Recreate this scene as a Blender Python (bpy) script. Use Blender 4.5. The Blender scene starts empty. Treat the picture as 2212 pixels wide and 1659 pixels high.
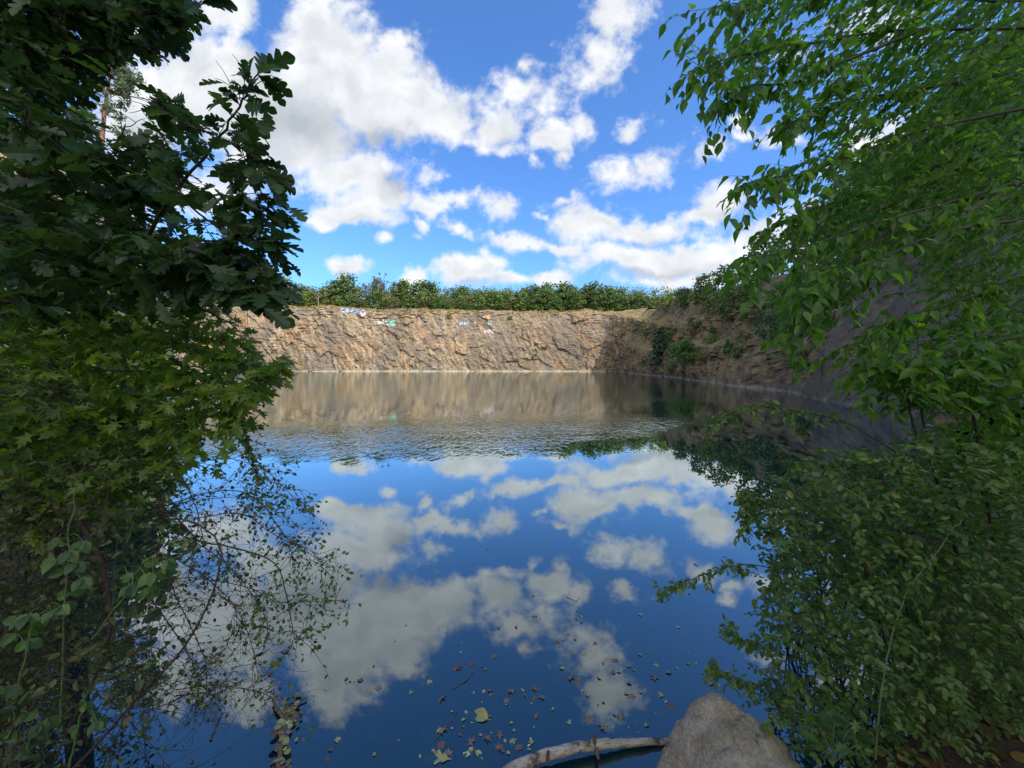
import bpy, bmesh, math, random
import numpy as np
from mathutils import Vector

rng = np.random.default_rng(11)
random.seed(11)
S = bpy.context.scene
COL = S.collection
R = math.radians

# ------------------------------------------------------------------ view
F, CX, CY = 818.0, 1106.0, 829.5          # focal length and centre, in pixels of the 2212 px wide view
PITCH, EYE = R(2.6), 1.9
CP, SP = math.cos(PITCH), math.sin(PITCH)


def ray(px, py):
    xc, yc = (px - CX) / F, (CY - py) / F
    return np.array([xc, CP + yc * SP, -SP + yc * CP])


def P(px, py, d):
    """the place in the world seen at (px, py) whose distance in front of the camera is d metres"""
    r = ray(px, py)
    return np.array([0, 0, EYE]) + r * (d / r[1])


def W(px, py, z=0.0):
    """the place seen at (px, py) at height z"""
    r = ray(px, py)
    return np.array([0, 0, EYE]) + r * ((z - EYE) / r[2])


# ------------------------------------------------------------------ numpy noise
def _hash(ix, iy, iz, s):
    h = (ix.astype(np.int64) * 73856093) ^ (iy.astype(np.int64) * 19349663) ^ (iz.astype(np.int64) * 83492791) ^ (s * 2654435761)
    h &= 0xFFFFFFFF
    h = ((h ^ (h >> 16)) * 0x45D9F3B) & 0xFFFFFFFF
    h = ((h ^ (h >> 16)) * 0x45D9F3B) & 0xFFFFFFFF
    h ^= h >> 16
    return h / 4294967295.0


def vnoise(p, s=0):
    i = np.floor(p).astype(np.int64)
    f = p - i
    f = f * f * (3 - 2 * f)
    out = 0
    for a in (0, 1):
        for b in (0, 1):
            for c in (0, 1):
                w = (f[:, 0] if a else 1 - f[:, 0]) * (f[:, 1] if b else 1 - f[:, 1]) * (f[:, 2] if c else 1 - f[:, 2])
                out = out + w * _hash(i[:, 0] + a, i[:, 1] + b, i[:, 2] + c, s)
    return out - 0.5


def fbm(p, o=4, s=0, g=0.5):
    t, a = 0, 1.0
    for k in range(o):
        t = t + a * vnoise(p * 2 ** k + 17.3 * k, s + k)
        a *= g
    return t


def blocks(p, s, tilt=0.22):
    """fractured rock: every cell a plane of its own, offset and tilted at random"""
    i = np.floor(p).astype(np.int64)
    best = np.full(len(p), 1e9)
    val = np.zeros(len(p))
    for a in (-1, 0, 1):
        for b in (-1, 0, 1):
            for c in (-1, 0, 1):
                x, y, z = i[:, 0] + a, i[:, 1] + b, i[:, 2] + c
                q = np.stack([x + _hash(x, y, z, s), y + _hash(x, y, z, s + 1), z + _hash(x, y, z, s + 2)], 1)
                d = p - q
                dd = (d * d).sum(1)
                v = _hash(x, y, z, s + 3) - 0.5 + tilt * (d[:, 0] * (_hash(x, y, z, s + 4) - .5) * 2 + d[:, 1] * (_hash(x, y, z, s + 5) - .5) * 2 + d[:, 2] * (_hash(x, y, z, s + 6) - .75) * 2)
                m = dd < best
                best = np.where(m, dd, best)
                val = np.where(m, v, val)
    return val


# ------------------------------------------------------------------ objects
def tag(o, label=None, cat=None, group=None, kind=None):
    if label: o['label'] = label
    if cat: o['category'] = cat
    if group: o['group'] = group
    if kind: o['kind'] = kind
    return o


def empty(name, loc=(0, 0, 0), label=None, cat=None, group=None):
    o = bpy.data.objects.new(name, None)
    o.location = loc
    o.empty_display_size = 0.2
    COL.objects.link(o)
    return tag(o, label, cat, group)


def mesh_obj(name, V, polys, mat, parent=None, tint=None, smooth=False):
    """V (n,3) in world space; polys: list of (m,k) index arrays; tint: one value per face. ONE object."""
    V = np.asarray(V, dtype=np.float64)
    base = np.array(parent.matrix_world.translation) if parent is not None else np.zeros(3)
    if parent is not None:
        base = np.array(parent.location)
        q = parent.parent
        while q is not None:
            base = base + np.array(q.location)
            q = q.parent
    me = bpy.data.meshes.new(name)
    polys = [np.asarray(p, dtype=np.int64) for p in polys if len(p)]
    nl = sum(p.size for p in polys)
    nf = sum(len(p) for p in polys)
    me.vertices.add(len(V))
    me.vertices.foreach_set('co', (V - base).ravel())
    me.loops.add(nl)
    me.loops.foreach_set('vertex_index', np.concatenate([p.ravel() for p in polys]))
    me.polygons.add(nf)
    tot = np.concatenate([np.full(len(p), p.shape[1]) for p in polys])
    me.polygons.foreach_set('loop_start', np.concatenate([[0], np.cumsum(tot)[:-1]]))
    me.polygons.foreach_set('loop_total', tot)
    me.polygons.foreach_set('use_smooth', np.full(nf, bool(smooth)))
    me.update(calc_edges=True)
    if tint is not None:
        a = me.attributes.new('tint', 'FLOAT', 'FACE')
        a.data.foreach_set('value', np.asarray(tint, dtype=np.float32))
    me.materials.append(mat)
    o = bpy.data.objects.new(name, me)
    COL.objects.link(o)
    if parent is not None: o.parent = parent
    return o


def weld(o, dist=1e-4):
    bm = bmesh.new()
    bm.from_mesh(o.data)
    bmesh.ops.remove_doubles(bm, verts=bm.verts, dist=dist)
    bm.to_mesh(o.data)
    bm.free()
    return o


def dup(root, loc, rz=0.0, sc=(1, 1, 1), **kw):
    r = root.copy()
    COL.objects.link(r)
    r.location = loc
    r.rotation_euler = (0, 0, rz)
    r.scale = sc
    for ch in list(root.children):
        c = ch.copy()
        COL.objects.link(c)
        c.parent = r
        for g in list(ch.children):
            e = g.copy()
            COL.objects.link(e)
            e.parent = c
    return tag(r, **kw)


# ------------------------------------------------------------------ node helpers
def new_mat(name):
    m = bpy.data.materials.new(name)
    m.use_nodes = True
    m.node_tree.nodes.clear()
    return m, m.node_tree


def nd(nt, typ, ins=None, **props):
    n = nt.nodes.new(typ)
    for k, v in props.items(): setattr(n, k, v)
    for k, v in (ins or {}).items():
        if isinstance(v, bpy.types.NodeSocket): nt.links.new(v, n.inputs[k])
        else: n.inputs[k].default_value = v
    return n


def mth(nt, op, a, b=None, c=None, clamp=False):
    ins = {0: a}
    if b is not None: ins[1] = b
    if c is not None: ins[2] = c
    return nd(nt, 'ShaderNodeMath', ins, operation=op, use_clamp=clamp).outputs[0]


def ramp(nt, fac, stops):
    n = nd(nt, 'ShaderNodeValToRGB', {0: fac})
    e = n.color_ramp.elements
    while len(e) < len(stops): e.new(0.5)
    for q, (t, c) in zip(e, stops):
        q.position = t
        q.color = (*c, 1) if len(c) == 3 else c
    return n.outputs[0]


def mixc(nt, fac, a, b, mode='MIX'):
    n = nd(nt, 'ShaderNodeMix', data_type='RGBA', blend_type=mode)
    for k, v in ((0, fac), (6, a), (7, b)):
        if isinstance(v, bpy.types.NodeSocket): nt.links.new(v, n.inputs[k])
        else: n.inputs[k].default_value = (*v, 1) if isinstance(v, tuple) and len(v) == 3 else v
    return n.outputs[2]


def maprange(nt, v, a, b, c=0.0, d=1.0, smooth=True):
    return nd(nt, 'ShaderNodeMapRange', {0: v, 1: a, 2: b, 3: c, 4: d}, interpolation_type='SMOOTHSTEP' if smooth else 'LINEAR').outputs[0]


def noise(nt, vec, scale, detail=4.0, rough=0.5, dist=0.0):
    return nd(nt, 'ShaderNodeTexNoise', {'Vector': vec, 'Scale': scale, 'Detail': detail, 'Roughness': rough, 'Distortion': dist})


def leaf_mat(name, stops, trans=0.35, rough=0.42, transcol=1.6, spec=0.5):
    m, nt = new_mat(name)
    t = nd(nt, 'ShaderNodeAttribute', attribute_name='tint').outputs['Fac']
    c = ramp(nt, t, stops)
    g = nd(nt, 'ShaderNodeNewGeometry')
    nz = noise(nt, g.outputs['Position'], 60.0, 2.0)
    c = mixc(nt, 0.35, c, mixc(nt, nz.outputs[0], (0.5, 0.5, 0.5), (1.4, 1.4, 1.4)), 'MULTIPLY')
    p = nd(nt, 'ShaderNodeBsdfPrincipled', {'Base Color': c, 'Roughness': rough, 'Specular IOR Level': spec})
    tc = mixc(nt, 1.0, c, (transcol * 1.05, transcol * 1.15, transcol * 0.5), 'MULTIPLY')
    tr = nd(nt, 'ShaderNodeBsdfTranslucent', {'Color': tc})
    mx = nd(nt, 'ShaderNodeMixShader', {0: trans, 1: p.outputs[0], 2: tr.outputs[0]})
    nd(nt, 'ShaderNodeOutputMaterial', {0: mx.outputs[0]})
    return m


def bark_mat(name, a, b, scale=30.0, rough=0.85):
    m, nt = new_mat(name)
    g = nd(nt, 'ShaderNodeNewGeometry')
    mp = nd(nt, 'ShaderNodeMapping', {'Vector': g.outputs['Position'], 'Scale': (1, 1, 0.35)})
    n = noise(nt, mp.outputs[0], scale, 6.0, 0.65)
    c = ramp(nt, n.outputs[0], [(0.3, a), (0.7, b)])
    bp = nd(nt, 'ShaderNodeBump', {'Strength': 0.6, 'Distance': 0.01, 'Height': n.outputs[0]})
    p = nd(nt, 'ShaderNodeBsdfPrincipled', {'Base Color': c, 'Roughness': rough, 'Normal': bp.outputs[0]})
    nd(nt, 'ShaderNodeOutputMaterial', {0: p.outputs[0]})
    return m


# ------------------------------------------------------------------ leaves and twigs
def template(rows, fold=0.25, curl=-0.25, petiole=0.0):
    """rows (t, half width, forward shift of the edge): a leaf along +x, length 1, as quads either side of the midrib"""
    V, Q = [], []
    for k, (t, w, sh) in enumerate(rows):
        z = curl * t * t
        V += [(t + sh, w, z + fold * w), (t, 0, z), (t + sh, -w, z + fold * w)]
        if k:
            a = 3 * (k - 1)
            Q += [(a, a + 1, a + 4, a + 3), (a + 1, a + 2, a + 5, a + 4)]
    return np.array(V, float), np.array(Q, int)


OAK = template([(0, .012, 0), (.12, .03, 0), (.19, .10, .01), (.25, .16, .04), (.30, .13, .04), (.32, .065, 0), (.39, .16, .02), (.46, .25, .05), (.52, .21, .05), (.545, .095, 0), (.61, .19, .02), (.68, .28, .05), (.74, .23, .05), (.765, .11, 0), (.83, .17, .02), (.89, .16, .04), (.95, .09, .03), (1, .015, .02)], .2, -.22)
OVATE = template([(0, .01, 0), (.12, .015, 0), (.26, .19, 0), (.48, .27, 0), (.72, .18, 0), (.9, .06, 0), (1.05, .004, 0)], .35, -.3)
SMALL = template([(0, .04, 0), (.28, .29, 0), (.68, .28, 0), (1, .03, 0)], .3, -.2)
MAPLE = template([(0, .03, 0), (.05, .30, -.12), (.16, .14, .02), (.30, .50, .16), (.40, .18, .04), (.62, .30, .14), (.70, .12, 0), (1, .015, 0)], .15, -.2)
BROAD = template([(0, .02, 0), (.10, .24, -.04), (.16, .22, .02), (.30, .38, .02), (.36, .34, .05), (.52, .37, .03), (.58, .31, .05), (.74, .25, .03), (.80, .18, .04), (1, .01, 0)], .22, -.3)
ROUND = template([(0, .12, 0), (.2, .36, 0), (.5, .45, 0), (.8, .34, 0), (1, .06, 0)], .12, -.1)


def nrm(v):
    return v / np.maximum(np.linalg.norm(v, axis=-1, keepdims=True), 1e-9)


class Leaves:
    def __init__(s, clear=()): s.V, s.Q, s.T, s.n, s.clear = [], [], [], 0, clear

    def add(s, tm, pos, X, N, size, tint):
        tv, tq = tm
        X = nrm(X)
        if s.clear:                                    # gaps left open in the foliage
            c = pos + X * size[:, None] * .5 - np.array([0, 0, EYE])
            dp = c[:, 1] * CP - c[:, 2] * SP
            x, y = CX + F * c[:, 0] / dp, CY - F * (c[:, 1] * SP + c[:, 2] * CP) / dp
            k = np.ones(len(pos), bool)
            for poly, pr in s.clear: k &= ~(inside(poly, x, y) & (rng.random(len(pos)) < pr))
            pos, X, N, size, tint = pos[k], X[k], N[k], size[k], tint[k]
            if not len(pos): return
        N = nrm(N - (N * X).sum(1, keepdims=True) * X)
        Y = np.cross(N, X)
        v = pos[:, None, :] + size[:, None, None] * (tv[None, :, 0:1] * X[:, None, :] + tv[None, :, 1:2] * Y[:, None, :] + tv[None, :, 2:3] * N[:, None, :])
        k = len(pos)
        q = tq[None] + (np.arange(k) * len(tv))[:, None, None] + s.n
        s.V.append(v.reshape(-1, 3))
        s.Q.append(q.reshape(-1, 4))
        s.T.append(np.repeat(tint, len(tq)))
        s.n += k * len(tv)

    def build(s, name, mat, parent, smooth=False):
        return mesh_obj(name, np.concatenate(s.V), [np.concatenate(s.Q)], mat, parent, np.concatenate(s.T), smooth)


class Tubes:
    def __init__(s): s.V, s.Q, s.n = [], [], 0

    def add(s, pts, r, k=5):
        pts = np.asarray(pts, float)
        n = len(pts)
        r = np.linspace(r[0], r[1], n) if isinstance(r, tuple) else np.asarray(r, float) * np.ones(n)
        t = nrm(np.gradient(pts, axis=0))
        ref = np.array([0.31, 0.17, 0.93]) if abs(t[:, 2]).mean() < .8 else np.array([0.93, 0.31, 0.1])
        a = nrm(np.cross(t, ref))
        b = np.cross(t, a)
        ang = np.arange(k) * 2 * math.pi / k
        v = pts[:, None] + r[:, None, None] * (np.cos(ang)[None, :, None] * a[:, None] + np.sin(ang)[None, :, None] * b[:, None])
        i = np.arange(n - 1)[:, None] * k
        j = np.arange(k)[None]
        q = np.stack([i + j, i + (j + 1) % k, i + k + (j + 1) % k, i + k + j], -1).reshape(-1, 4) + s.n
        s.V.append(v.reshape(-1, 3))
        s.Q.append(q)
        s.n += n * k

    def build(s, name, mat, parent=None, smooth=True):
        return mesh_obj(name, np.concatenate(s.V), [np.concatenate(s.Q)], mat, parent, None, smooth)


def spline(pts, n=24, jit=0.0):
    pts = np.asarray(pts, float)
    m = len(pts)
    e = np.vstack([2 * pts[0] - pts[1], pts, 2 * pts[-1] - pts[-2]])
    u = np.linspace(0, m - 1 - 1e-6, n)
    k = u.astype(int)
    f = (u - k)[:, None]
    a, b, c, d = e[k], e[k + 1], e[k + 2], e[k + 3]
    o = 0.5 * (2 * b + (c - a) * f + (2 * a - 5 * b + 4 * c - d) * f ** 2 + (3 * b - a - 3 * c + d) * f ** 3)
    if jit: o = o + rng.normal(0, jit, o.shape) * np.linspace(0.3, 1, n)[:, None]
    return o


def inside(poly, x, y):
    poly = np.asarray(poly, float)
    c = np.zeros(len(x), bool)
    for (x1, y1), (x2, y2) in zip(poly, np.roll(poly, -1, 0)):
        m = ((y1 > y) != (y2 > y)) & (x < (x2 - x1) * (y - y1) / (y2 - y1 + 1e-12) + x1)
        c ^= m
    return c


def scatter(poly, n, d0, d1, holes=(), near=1.0):
    """n places within the part of space seen through poly between the distances d0 and d1"""
    poly = np.asarray(poly, float)
    lo, hi = poly.min(0), poly.max(0)
    out = []
    while len(out) < n:
        x = rng.uniform(lo[0], hi[0], 4 * n)
        y = rng.uniform(lo[1], hi[1], 4 * n)
        ok = inside(poly, x, y)
        for hp, pr in holes: ok &= ~(inside(hp, x, y) & (rng.random(4 * n) < pr))
        out += list(zip(x[ok], y[ok]))
    q = np.array(out[:n])
    d = d0 + (d1 - d0) * rng.random(n) ** near
    xc, yc = (q[:, 0] - CX) / F, (CY - q[:, 1]) / F
    r = np.stack([xc, CP + yc * SP, -SP + yc * CP], 1)
    return np.array([0, 0, EYE]) + r * (d / r[:, 1])[:, None]


def sprays(L, T, tm, base, D, length, k, size, droop=0.3, spread=0.6, sag=0.15, tints=(0, 1), twig_r=0.0015, up=(0, 0, 1), flat=0.35, dn=0.45):
    """twigs with k alternating leaves each; base (n,3) twig starts, D mean direction(s)"""
    n = len(base)
    D = nrm(np.broadcast_to(np.asarray(D, float), (n, 3)) + rng.normal(0, dn, (n, 3)))
    ln = length * rng.uniform(0.6, 1.35, n)
    if T is not None:
        for i in range(n):
            t = np.array([0, .5, 1.0])[:, None]
            T.add(base[i] + D[i] * ln[i] * t - np.array([0, 0, 1]) * sag * ln[i] * t ** 2, (twig_r, twig_r * .5), 3)
    tt = np.tile((np.arange(k) + 0.6) / k, n) + rng.uniform(-.4, .4, n * k) / k
    tt = np.clip(tt, 0.05, 1.02)
    sg = np.tile(np.where(np.arange(k) % 2, 1.0, -1.0), n)
    Dk, lk = np.repeat(D, k, 0), np.repeat(ln, k)
    pos = np.repeat(base, k, 0) + Dk * (lk * tt)[:, None] - np.array([0, 0, 1]) * (sag * lk * tt ** 2)[:, None]
    side = nrm(np.cross(Dk, np.array([0, 0, 1.0]))) * sg[:, None]
    X = Dk * rng.uniform(.3, 1, (n * k, 1)) + side * spread * rng.uniform(.5, 1.4, (n * k, 1)) + np.array([0, 0, -droop]) * rng.uniform(.2, 1.6, (n * k, 1)) + rng.normal(0, .18, (n * k, 3))
    N = np.asarray(up, float) + rng.normal(0, flat, (n * k, 3))
    tw = np.repeat(rng.random(n), k)
    ti = np.clip(0.5 * tw + 0.5 * rng.random(n * k), 0, 1)
    L.add(tm, pos, X, N, size * rng.uniform(.6, 1.25, n * k), tints[0] + (tints[1] - tints[0]) * ti)


def side_twigs(T, br, n, length, out=0.8, t0=0.15, t1=1.0, sag=0.3, r=0.0018, k=6, bias=(0, 0, 0), wig=0.12):
    """n thin twigs off a branch; returns (start points, directions, polylines)"""
    res = []
    m = len(br)
    for _ in range(n):
        u = rng.uniform(t0, t1) * (m - 1)
        i = min(int(u), m - 2)
        p = br[i] + (br[i + 1] - br[i]) * (u - i)
        t = nrm(br[i + 1] - br[i])
        d = nrm(t * rng.uniform(.3, 1) + nrm(rng.normal(0, 1, 3)) * out + np.asarray(bias, float))
        ln = length * rng.uniform(.45, 1.3)
        w = np.linspace(0, 1, k)[:, None]
        pl = p + d * ln * w + np.array([0, 0, -1]) * sag * ln * w ** 2 + np.cumsum(rng.normal(0, wig * ln / k, (k, 3)), 0) * (w > 0)
        T.add(pl, (r, r * .4), 3)
        res.append(pl)
    return res


def leaves_along(L, tm, pls, spacing, size, t0=0.1, **kw):
    B, D = [], []
    for pl in pls:
        pl = np.asarray(pl)
        seg = np.linalg.norm(np.diff(pl, axis=0), axis=1)
        c = np.concatenate([[0], np.cumsum(seg)])
        for s in np.arange(t0 * c[-1], c[-1], spacing):
            i = min(np.searchsorted(c, s) - 1, len(seg) - 1)
            i = max(i, 0)
            B.append(pl[i] + (pl[i + 1] - pl[i]) * (s - c[i]) / max(seg[i], 1e-9))
            D.append(nrm(pl[i + 1] - pl[i]))
    if not B: return
    B, D = np.array(B), np.array(D)
    n = len(B)
    sg = np.where(rng.random(n) < .5, 1.0, -1.0)
    dr, sp, fl = kw.get('droop', .3), kw.get('spread', .7), kw.get('flat', .4)
    X = D * rng.uniform(.2, 1, (n, 1)) + nrm(np.cross(D, [0, 0, 1.0])) * (sg * sp)[:, None] + np.array([0, 0, -dr]) * rng.uniform(.2, 1.6, (n, 1)) + rng.normal(0, .2, (n, 3))
    N = np.array([0, 0, 1.0]) + rng.normal(0, fl, (n, 3))
    a, b = kw.get('tints', (0, 1))
    L.add(tm, B, X, N, size * rng.uniform(.6, 1.25, n), a + (b - a) * rng.random(n))


def G(pts, d0, d1, n=26, jit=0.0):
    """a branch whose course is seen through pts, running from distance d0 to d1"""
    ds = np.linspace(d0, d1, len(pts))
    return spline([P(x, y, d) for (x, y), d in zip(pts, ds)], n, jit)

# ================================================================== camera, sky, sun
cam = bpy.data.cameras.new('camera')
cam.sensor_width = 36.0
cam.lens = 36.0 * F / 2212.0
cam.clip_start, cam.clip_end = 0.05, 4000
co = bpy.data.objects.new('camera', cam)
co.location = (0, 0, EYE)
co.rotation_euler = (R(90) - PITCH, 0, 0)
COL.objects.link(co)
S.camera = co
S.view_settings.view_transform = 'Standard'
S.view_settings.look = 'None'
S.view_settings.exposure = 0.8
S.view_settings.gamma = 1.0
S.cycles.use_denoising = True
S.cycles.max_bounces = 7
S.cycles.diffuse_bounces = 3
S.cycles.glossy_bounces = 3
S.cycles.transmission_bounces = 5
S.cycles.transparent_max_bounces = 6
S.cycles.caustics_reflective = False
S.cycles.caustics_refractive = False
S.cycles.sample_clamp_indirect = 6.0

SUN_EL, SUN_AZ = R(43), math.atan2(0.72, -0.69)          # azimuth clockwise from +y: behind and to the right
sd = np.array([math.sin(SUN_AZ) * math.cos(SUN_EL), math.cos(SUN_AZ) * math.cos(SUN_EL), math.sin(SUN_EL)])
sl = bpy.data.lights.new('sun', 'SUN')
sl.energy, sl.angle, sl.color = 2.9, R(0.53), (1.0, 0.94, 0.84)
so = bpy.data.objects.new('sun', sl)
so.rotation_euler = Vector(-sd).to_track_quat('-Z', 'Y').to_euler()
so.location = (20, -30, 60)
COL.objects.link(so)

world = bpy.data.worlds.new('World')
S.world = world
world.use_nodes = True
wt = world.node_tree
wt.nodes.clear()
sky = nd(wt, 'ShaderNodeTexSky', sky_type='NISHITA', sun_disc=False, sun_elevation=SUN_EL, sun_rotation=SUN_AZ, altitude=200, air_density=1.0, dust_density=1.1, ozone_density=2.5)
gen = nd(wt, 'ShaderNodeTexCoord').outputs['Generated']
sx = nd(wt, 'ShaderNodeSeparateXYZ', {0: gen})
yy = mth(wt, 'MAXIMUM', mth(wt, 'ABSOLUTE', sx.outputs[1]), 0.12)
u0 = mth(wt, 'DIVIDE', sx.outputs[0], yy)
v0 = mth(wt, 'DIVIDE', mth(wt, 'ABSOLUTE', sx.outputs[2]), yy)
uv = nd(wt, 'ShaderNodeCombineXYZ', {0: u0, 1: v0, 2: 0.0}).outputs[0]


def vadd(a, b, op='ADD'):
    return nd(wt, 'ShaderNodeVectorMath', {0: a, 1: b}, operation=op).outputs[0]


def vscale(a, s):
    return nd(wt, 'ShaderNodeVectorMath', {0: a, 'Scale': s}, operation='SCALE').outputs[0]


w1 = vscale(vadd(noise(wt, uv, 5.0, 2.0).outputs[1], (.5, .5, .5), 'SUBTRACT'), 0.10)
w2 = vscale(vadd(noise(wt, uv, 19.0, 3.0, .6).outputs[1], (.5, .5, .5), 'SUBTRACT'), 0.055)
wuv = vadd(vadd(uv, w1), w2)

# clouds by their bearing: (bearing centre, half sizes, turn, thickness)
CLOUDS = [
    (700, 130, 150, 170, 0, 1.15), (800, 190, 165, 135, 0, 1.15), (900, 225, 135, 95, -20, 1.1), (640, 280, 190, 115, 0, 1.1), (520, 220, 160, 130, 0, 1.1),
    (850, 112, 66, 62, 0, 1.0), (420, 200, 150, 130, 0, 1.1), (675, 45, 88, 95, 0, 1.0), (960, 262, 75, 50, -15, .9), (300, 260, 170, 120, 0, 1.0), (180, 420, 220, 160, 0, .9), (430, 420, 150, 70, 0, .8),
    (480, 20, 95, 55, 0, .85), (445, 125, 150, 55, 0, 1.0), (300, 60, 150, 90, 0, .9), (555, 345, 110, 45, 0, .9),
    (760, 372, 165, 66, 0, 1.0), (810, 420, 125, 55, 0, .95), (715, 470, 52, 34, 0, .9), (790, 458, 115, 38, -8, .95), (918, 432, 62, 36, 0, .85), (905, 482, 16, 34, 25, .6), (975, 430, 48, 24, 0, .62), (940, 370, 35, 22, 0, .45),
    (1075, 262, 86, 70, 0, .92), (1120, 205, 62, 46, 0, .8), (1090, 310, 75, 30, 0, .7),
    (1330, 20, 95, 75, 20, .74), (1290, 110, 88, 85, 30, .70), (1250, 180, 88, 52, 30, .64), (1185, 215, 60, 45, 0, .55),
    (1190, 292, 70, 42, 0, .85), (1250, 265, 42, 62, 10, .65), (1160, 345, 16, 26, 0, .4), (1215, 330, 30, 28, 0, .6),
    (1376, 271, 48, 31, 0, .60), (1525, 328, 66, 40, 0, .58), (1335, 372, 74, 48, 0, .62), (1410, 350, 60, 34, 0, .46), (1212, 434, 66, 22, 6, .52),
    (1080, 455, 54, 34, 0, .64), (1158, 468, 26, 12, 0, .42), (988, 496, 42, 18, -20, .62), (832, 514, 24, 19, 0, .62), (898, 517, 16, 14, 0, .4),
    (1280, 478, 120, 56, 0, .92), (1390, 500, 175, 40, 0, .85), (1510, 470, 95, 32, 5, .75), (1570, 440, 92, 58, 0, .82), (1105, 519, 90, 23, -12, .72), (1200, 530, 90, 24, -8, .7),
    (1350, 556, 165, 46, 0, .85), (1480, 572, 180, 50, 0, .95), (1610, 535, 115, 60, 10, .85), (1760, 500, 160, 90, 0, .8), (1500, 610, 220, 30, 0, .7),
    (750, 583, 62, 28, 4, .9), (1010, 588, 105, 44, 0, 1.05), (1055, 574, 58, 40, 0, .95), (960, 583, 52, 34, 0, .9), (900, 606, 48, 26, 0, .7), (1195, 606, 62, 26, 0, .85), (1100, 606, 120, 24, 0, .8),
    (1590, 250, 28, 15, 0, .5), (1607, 278, 32, 20, 0, .52), (1690, 290, 60, 30, 0, .6), (1900, 330, 160, 90, 0, .7), (1140, 158, 22, 18, 0, .42), (1720, 120, 60, 40, 0, .5), (1900, 60, 110, 60, 0, .6),
]


def cloud_uv(px, py):
    r = ray(px, py)
    return r[0] / r[1], r[2] / r[1]


def blob_field(vec, blobs, k=0.16):
    acc = None
    for px, py, a, b, turn, w in blobs:
        u, v = cloud_uv(px, py)
        v_in = vec if acc is None else nd(wt, 'ShaderNodeVectorMath', {0: acc, 1: (1e-7, 1e-7, 0), 2: vec}, operation='MULTIPLY_ADD').outputs[0]   # one blob after the other
        mp = nd(wt, 'ShaderNodeMapping', {'Vector': v_in, 'Location': (u, v, 0), 'Rotation': (0, 0, R(turn)), 'Scale': (a / F, b / F, 1)}, vector_type='TEXTURE')
        ln = nd(wt, 'ShaderNodeVectorMath', {0: mp.outputs[0]}, operation='LENGTH').outputs['Value']
        f = mth(wt, 'MULTIPLY_ADD', ln, -w, w)
        acc = f if acc is None else mth(wt, 'SMOOTH_MAX', acc, f, k)
    return acc


fld = blob_field(wuv, CLOUDS)
n1 = noise(wt, uv, 9.0, 9.0, .58, .3).outputs[0]
n2 = noise(wt, vadd(uv, (3.1, 7.7, 1.0)), 24.0, 6.0, .6).outputs[0]
bill = mth(wt, 'MULTIPLY_ADD', mth(wt, 'SUBTRACT', n1, .5), 1.45, mth(wt, 'MULTIPLY', mth(wt, 'SUBTRACT', n2, .5), .85))
bill = mth(wt, 'MULTIPLY', bill, maprange(wt, fld, .25, .80, 1.2, .35))
dens = mth(wt, 'ADD', mth(wt, 'MULTIPLY', fld, 1.12), bill)
n4 = noise(wt, wuv, 7.0, 4.0, .5).outputs[0]
n3 = noise(wt, vadd(wuv, (.030, .026, 0)), 7.0, 4.0, .5).outputs[0]
relief = mth(wt, 'SUBTRACT', n4, n3)
alpha = maprange(wt, dens, -0.04, 0.70)
GREY = [(640, 270, 190, 95, 0, 1.0), (800, 290, 170, 55, 0, 1.0), (560, 140, 90, 120, 0, .7), (850, 395, 70, 40, 0, .75), (400, 300, 200, 120, 0, .7), (1420, 590, 190, 24, 0, .8), (1380, 520, 150, 22, 0, .6),
        (1010, 615, 100, 20, 0, .8), (1090, 290, 70, 40, 0, .55), (790, 474, 100, 18, 0, .5), (740, 600, 40, 12, 0, .6), (1560, 470, 70, 22, 0, .6)]
gf = blob_field(wuv, GREY, .2)
grey = maprange(wt, mth(wt, 'MULTIPLY_ADD', mth(wt, 'SUBTRACT', n4, .5), 1.3, gf), 0.0, 0.85)
thick = maprange(wt, mth(wt, 'MULTIPLY_ADD', mth(wt, 'SUBTRACT', n4, .5), .8, fld), 0.30, 1.05)
ccol = mixc(wt, mth(wt, 'MULTIPLY', thick, .55), (0.565, 0.57, 0.58), (0.42, 0.445, 0.475))
ccol = mixc(wt, mth(wt, 'MULTIPLY', grey, .95), ccol, (0.30, 0.325, 0.355))
ccol = mixc(wt, maprange(wt, relief, -.22, .22), mixc(wt, 1.0, ccol, (.84, .86, .88), 'MULTIPLY'), mixc(wt, 1.0, ccol, (1.12, 1.12, 1.12), 'MULTIPLY'))
skyc = mixc(wt, 1.0, sky.outputs[0], (0.073, 0.116, 0.166), 'MULTIPLY')
fin = mixc(wt, alpha, skyc, ccol)
# bright fill added to the sky behind the viewer, to lift near foliage
rear_fill = mth(wt, 'MULTIPLY', maprange(wt, sx.outputs[1], -.05, -.45), maprange(wt, noise(wt, gen, 3.0, 5, .55).outputs[0], .2, .6, .55, 1.0))
fin = mixc(wt, rear_fill, fin, (.90, .88, .82))
bg = nd(wt, 'ShaderNodeBackground', {0: fin, 1: 1.0})
nd(wt, 'ShaderNodeOutputWorld', {0: bg.outputs[0]})
try:
    world.cycles.sampling_method = 'MANUAL'
    world.cycles.sample_map_resolution = 1024
except Exception:
    pass

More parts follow.
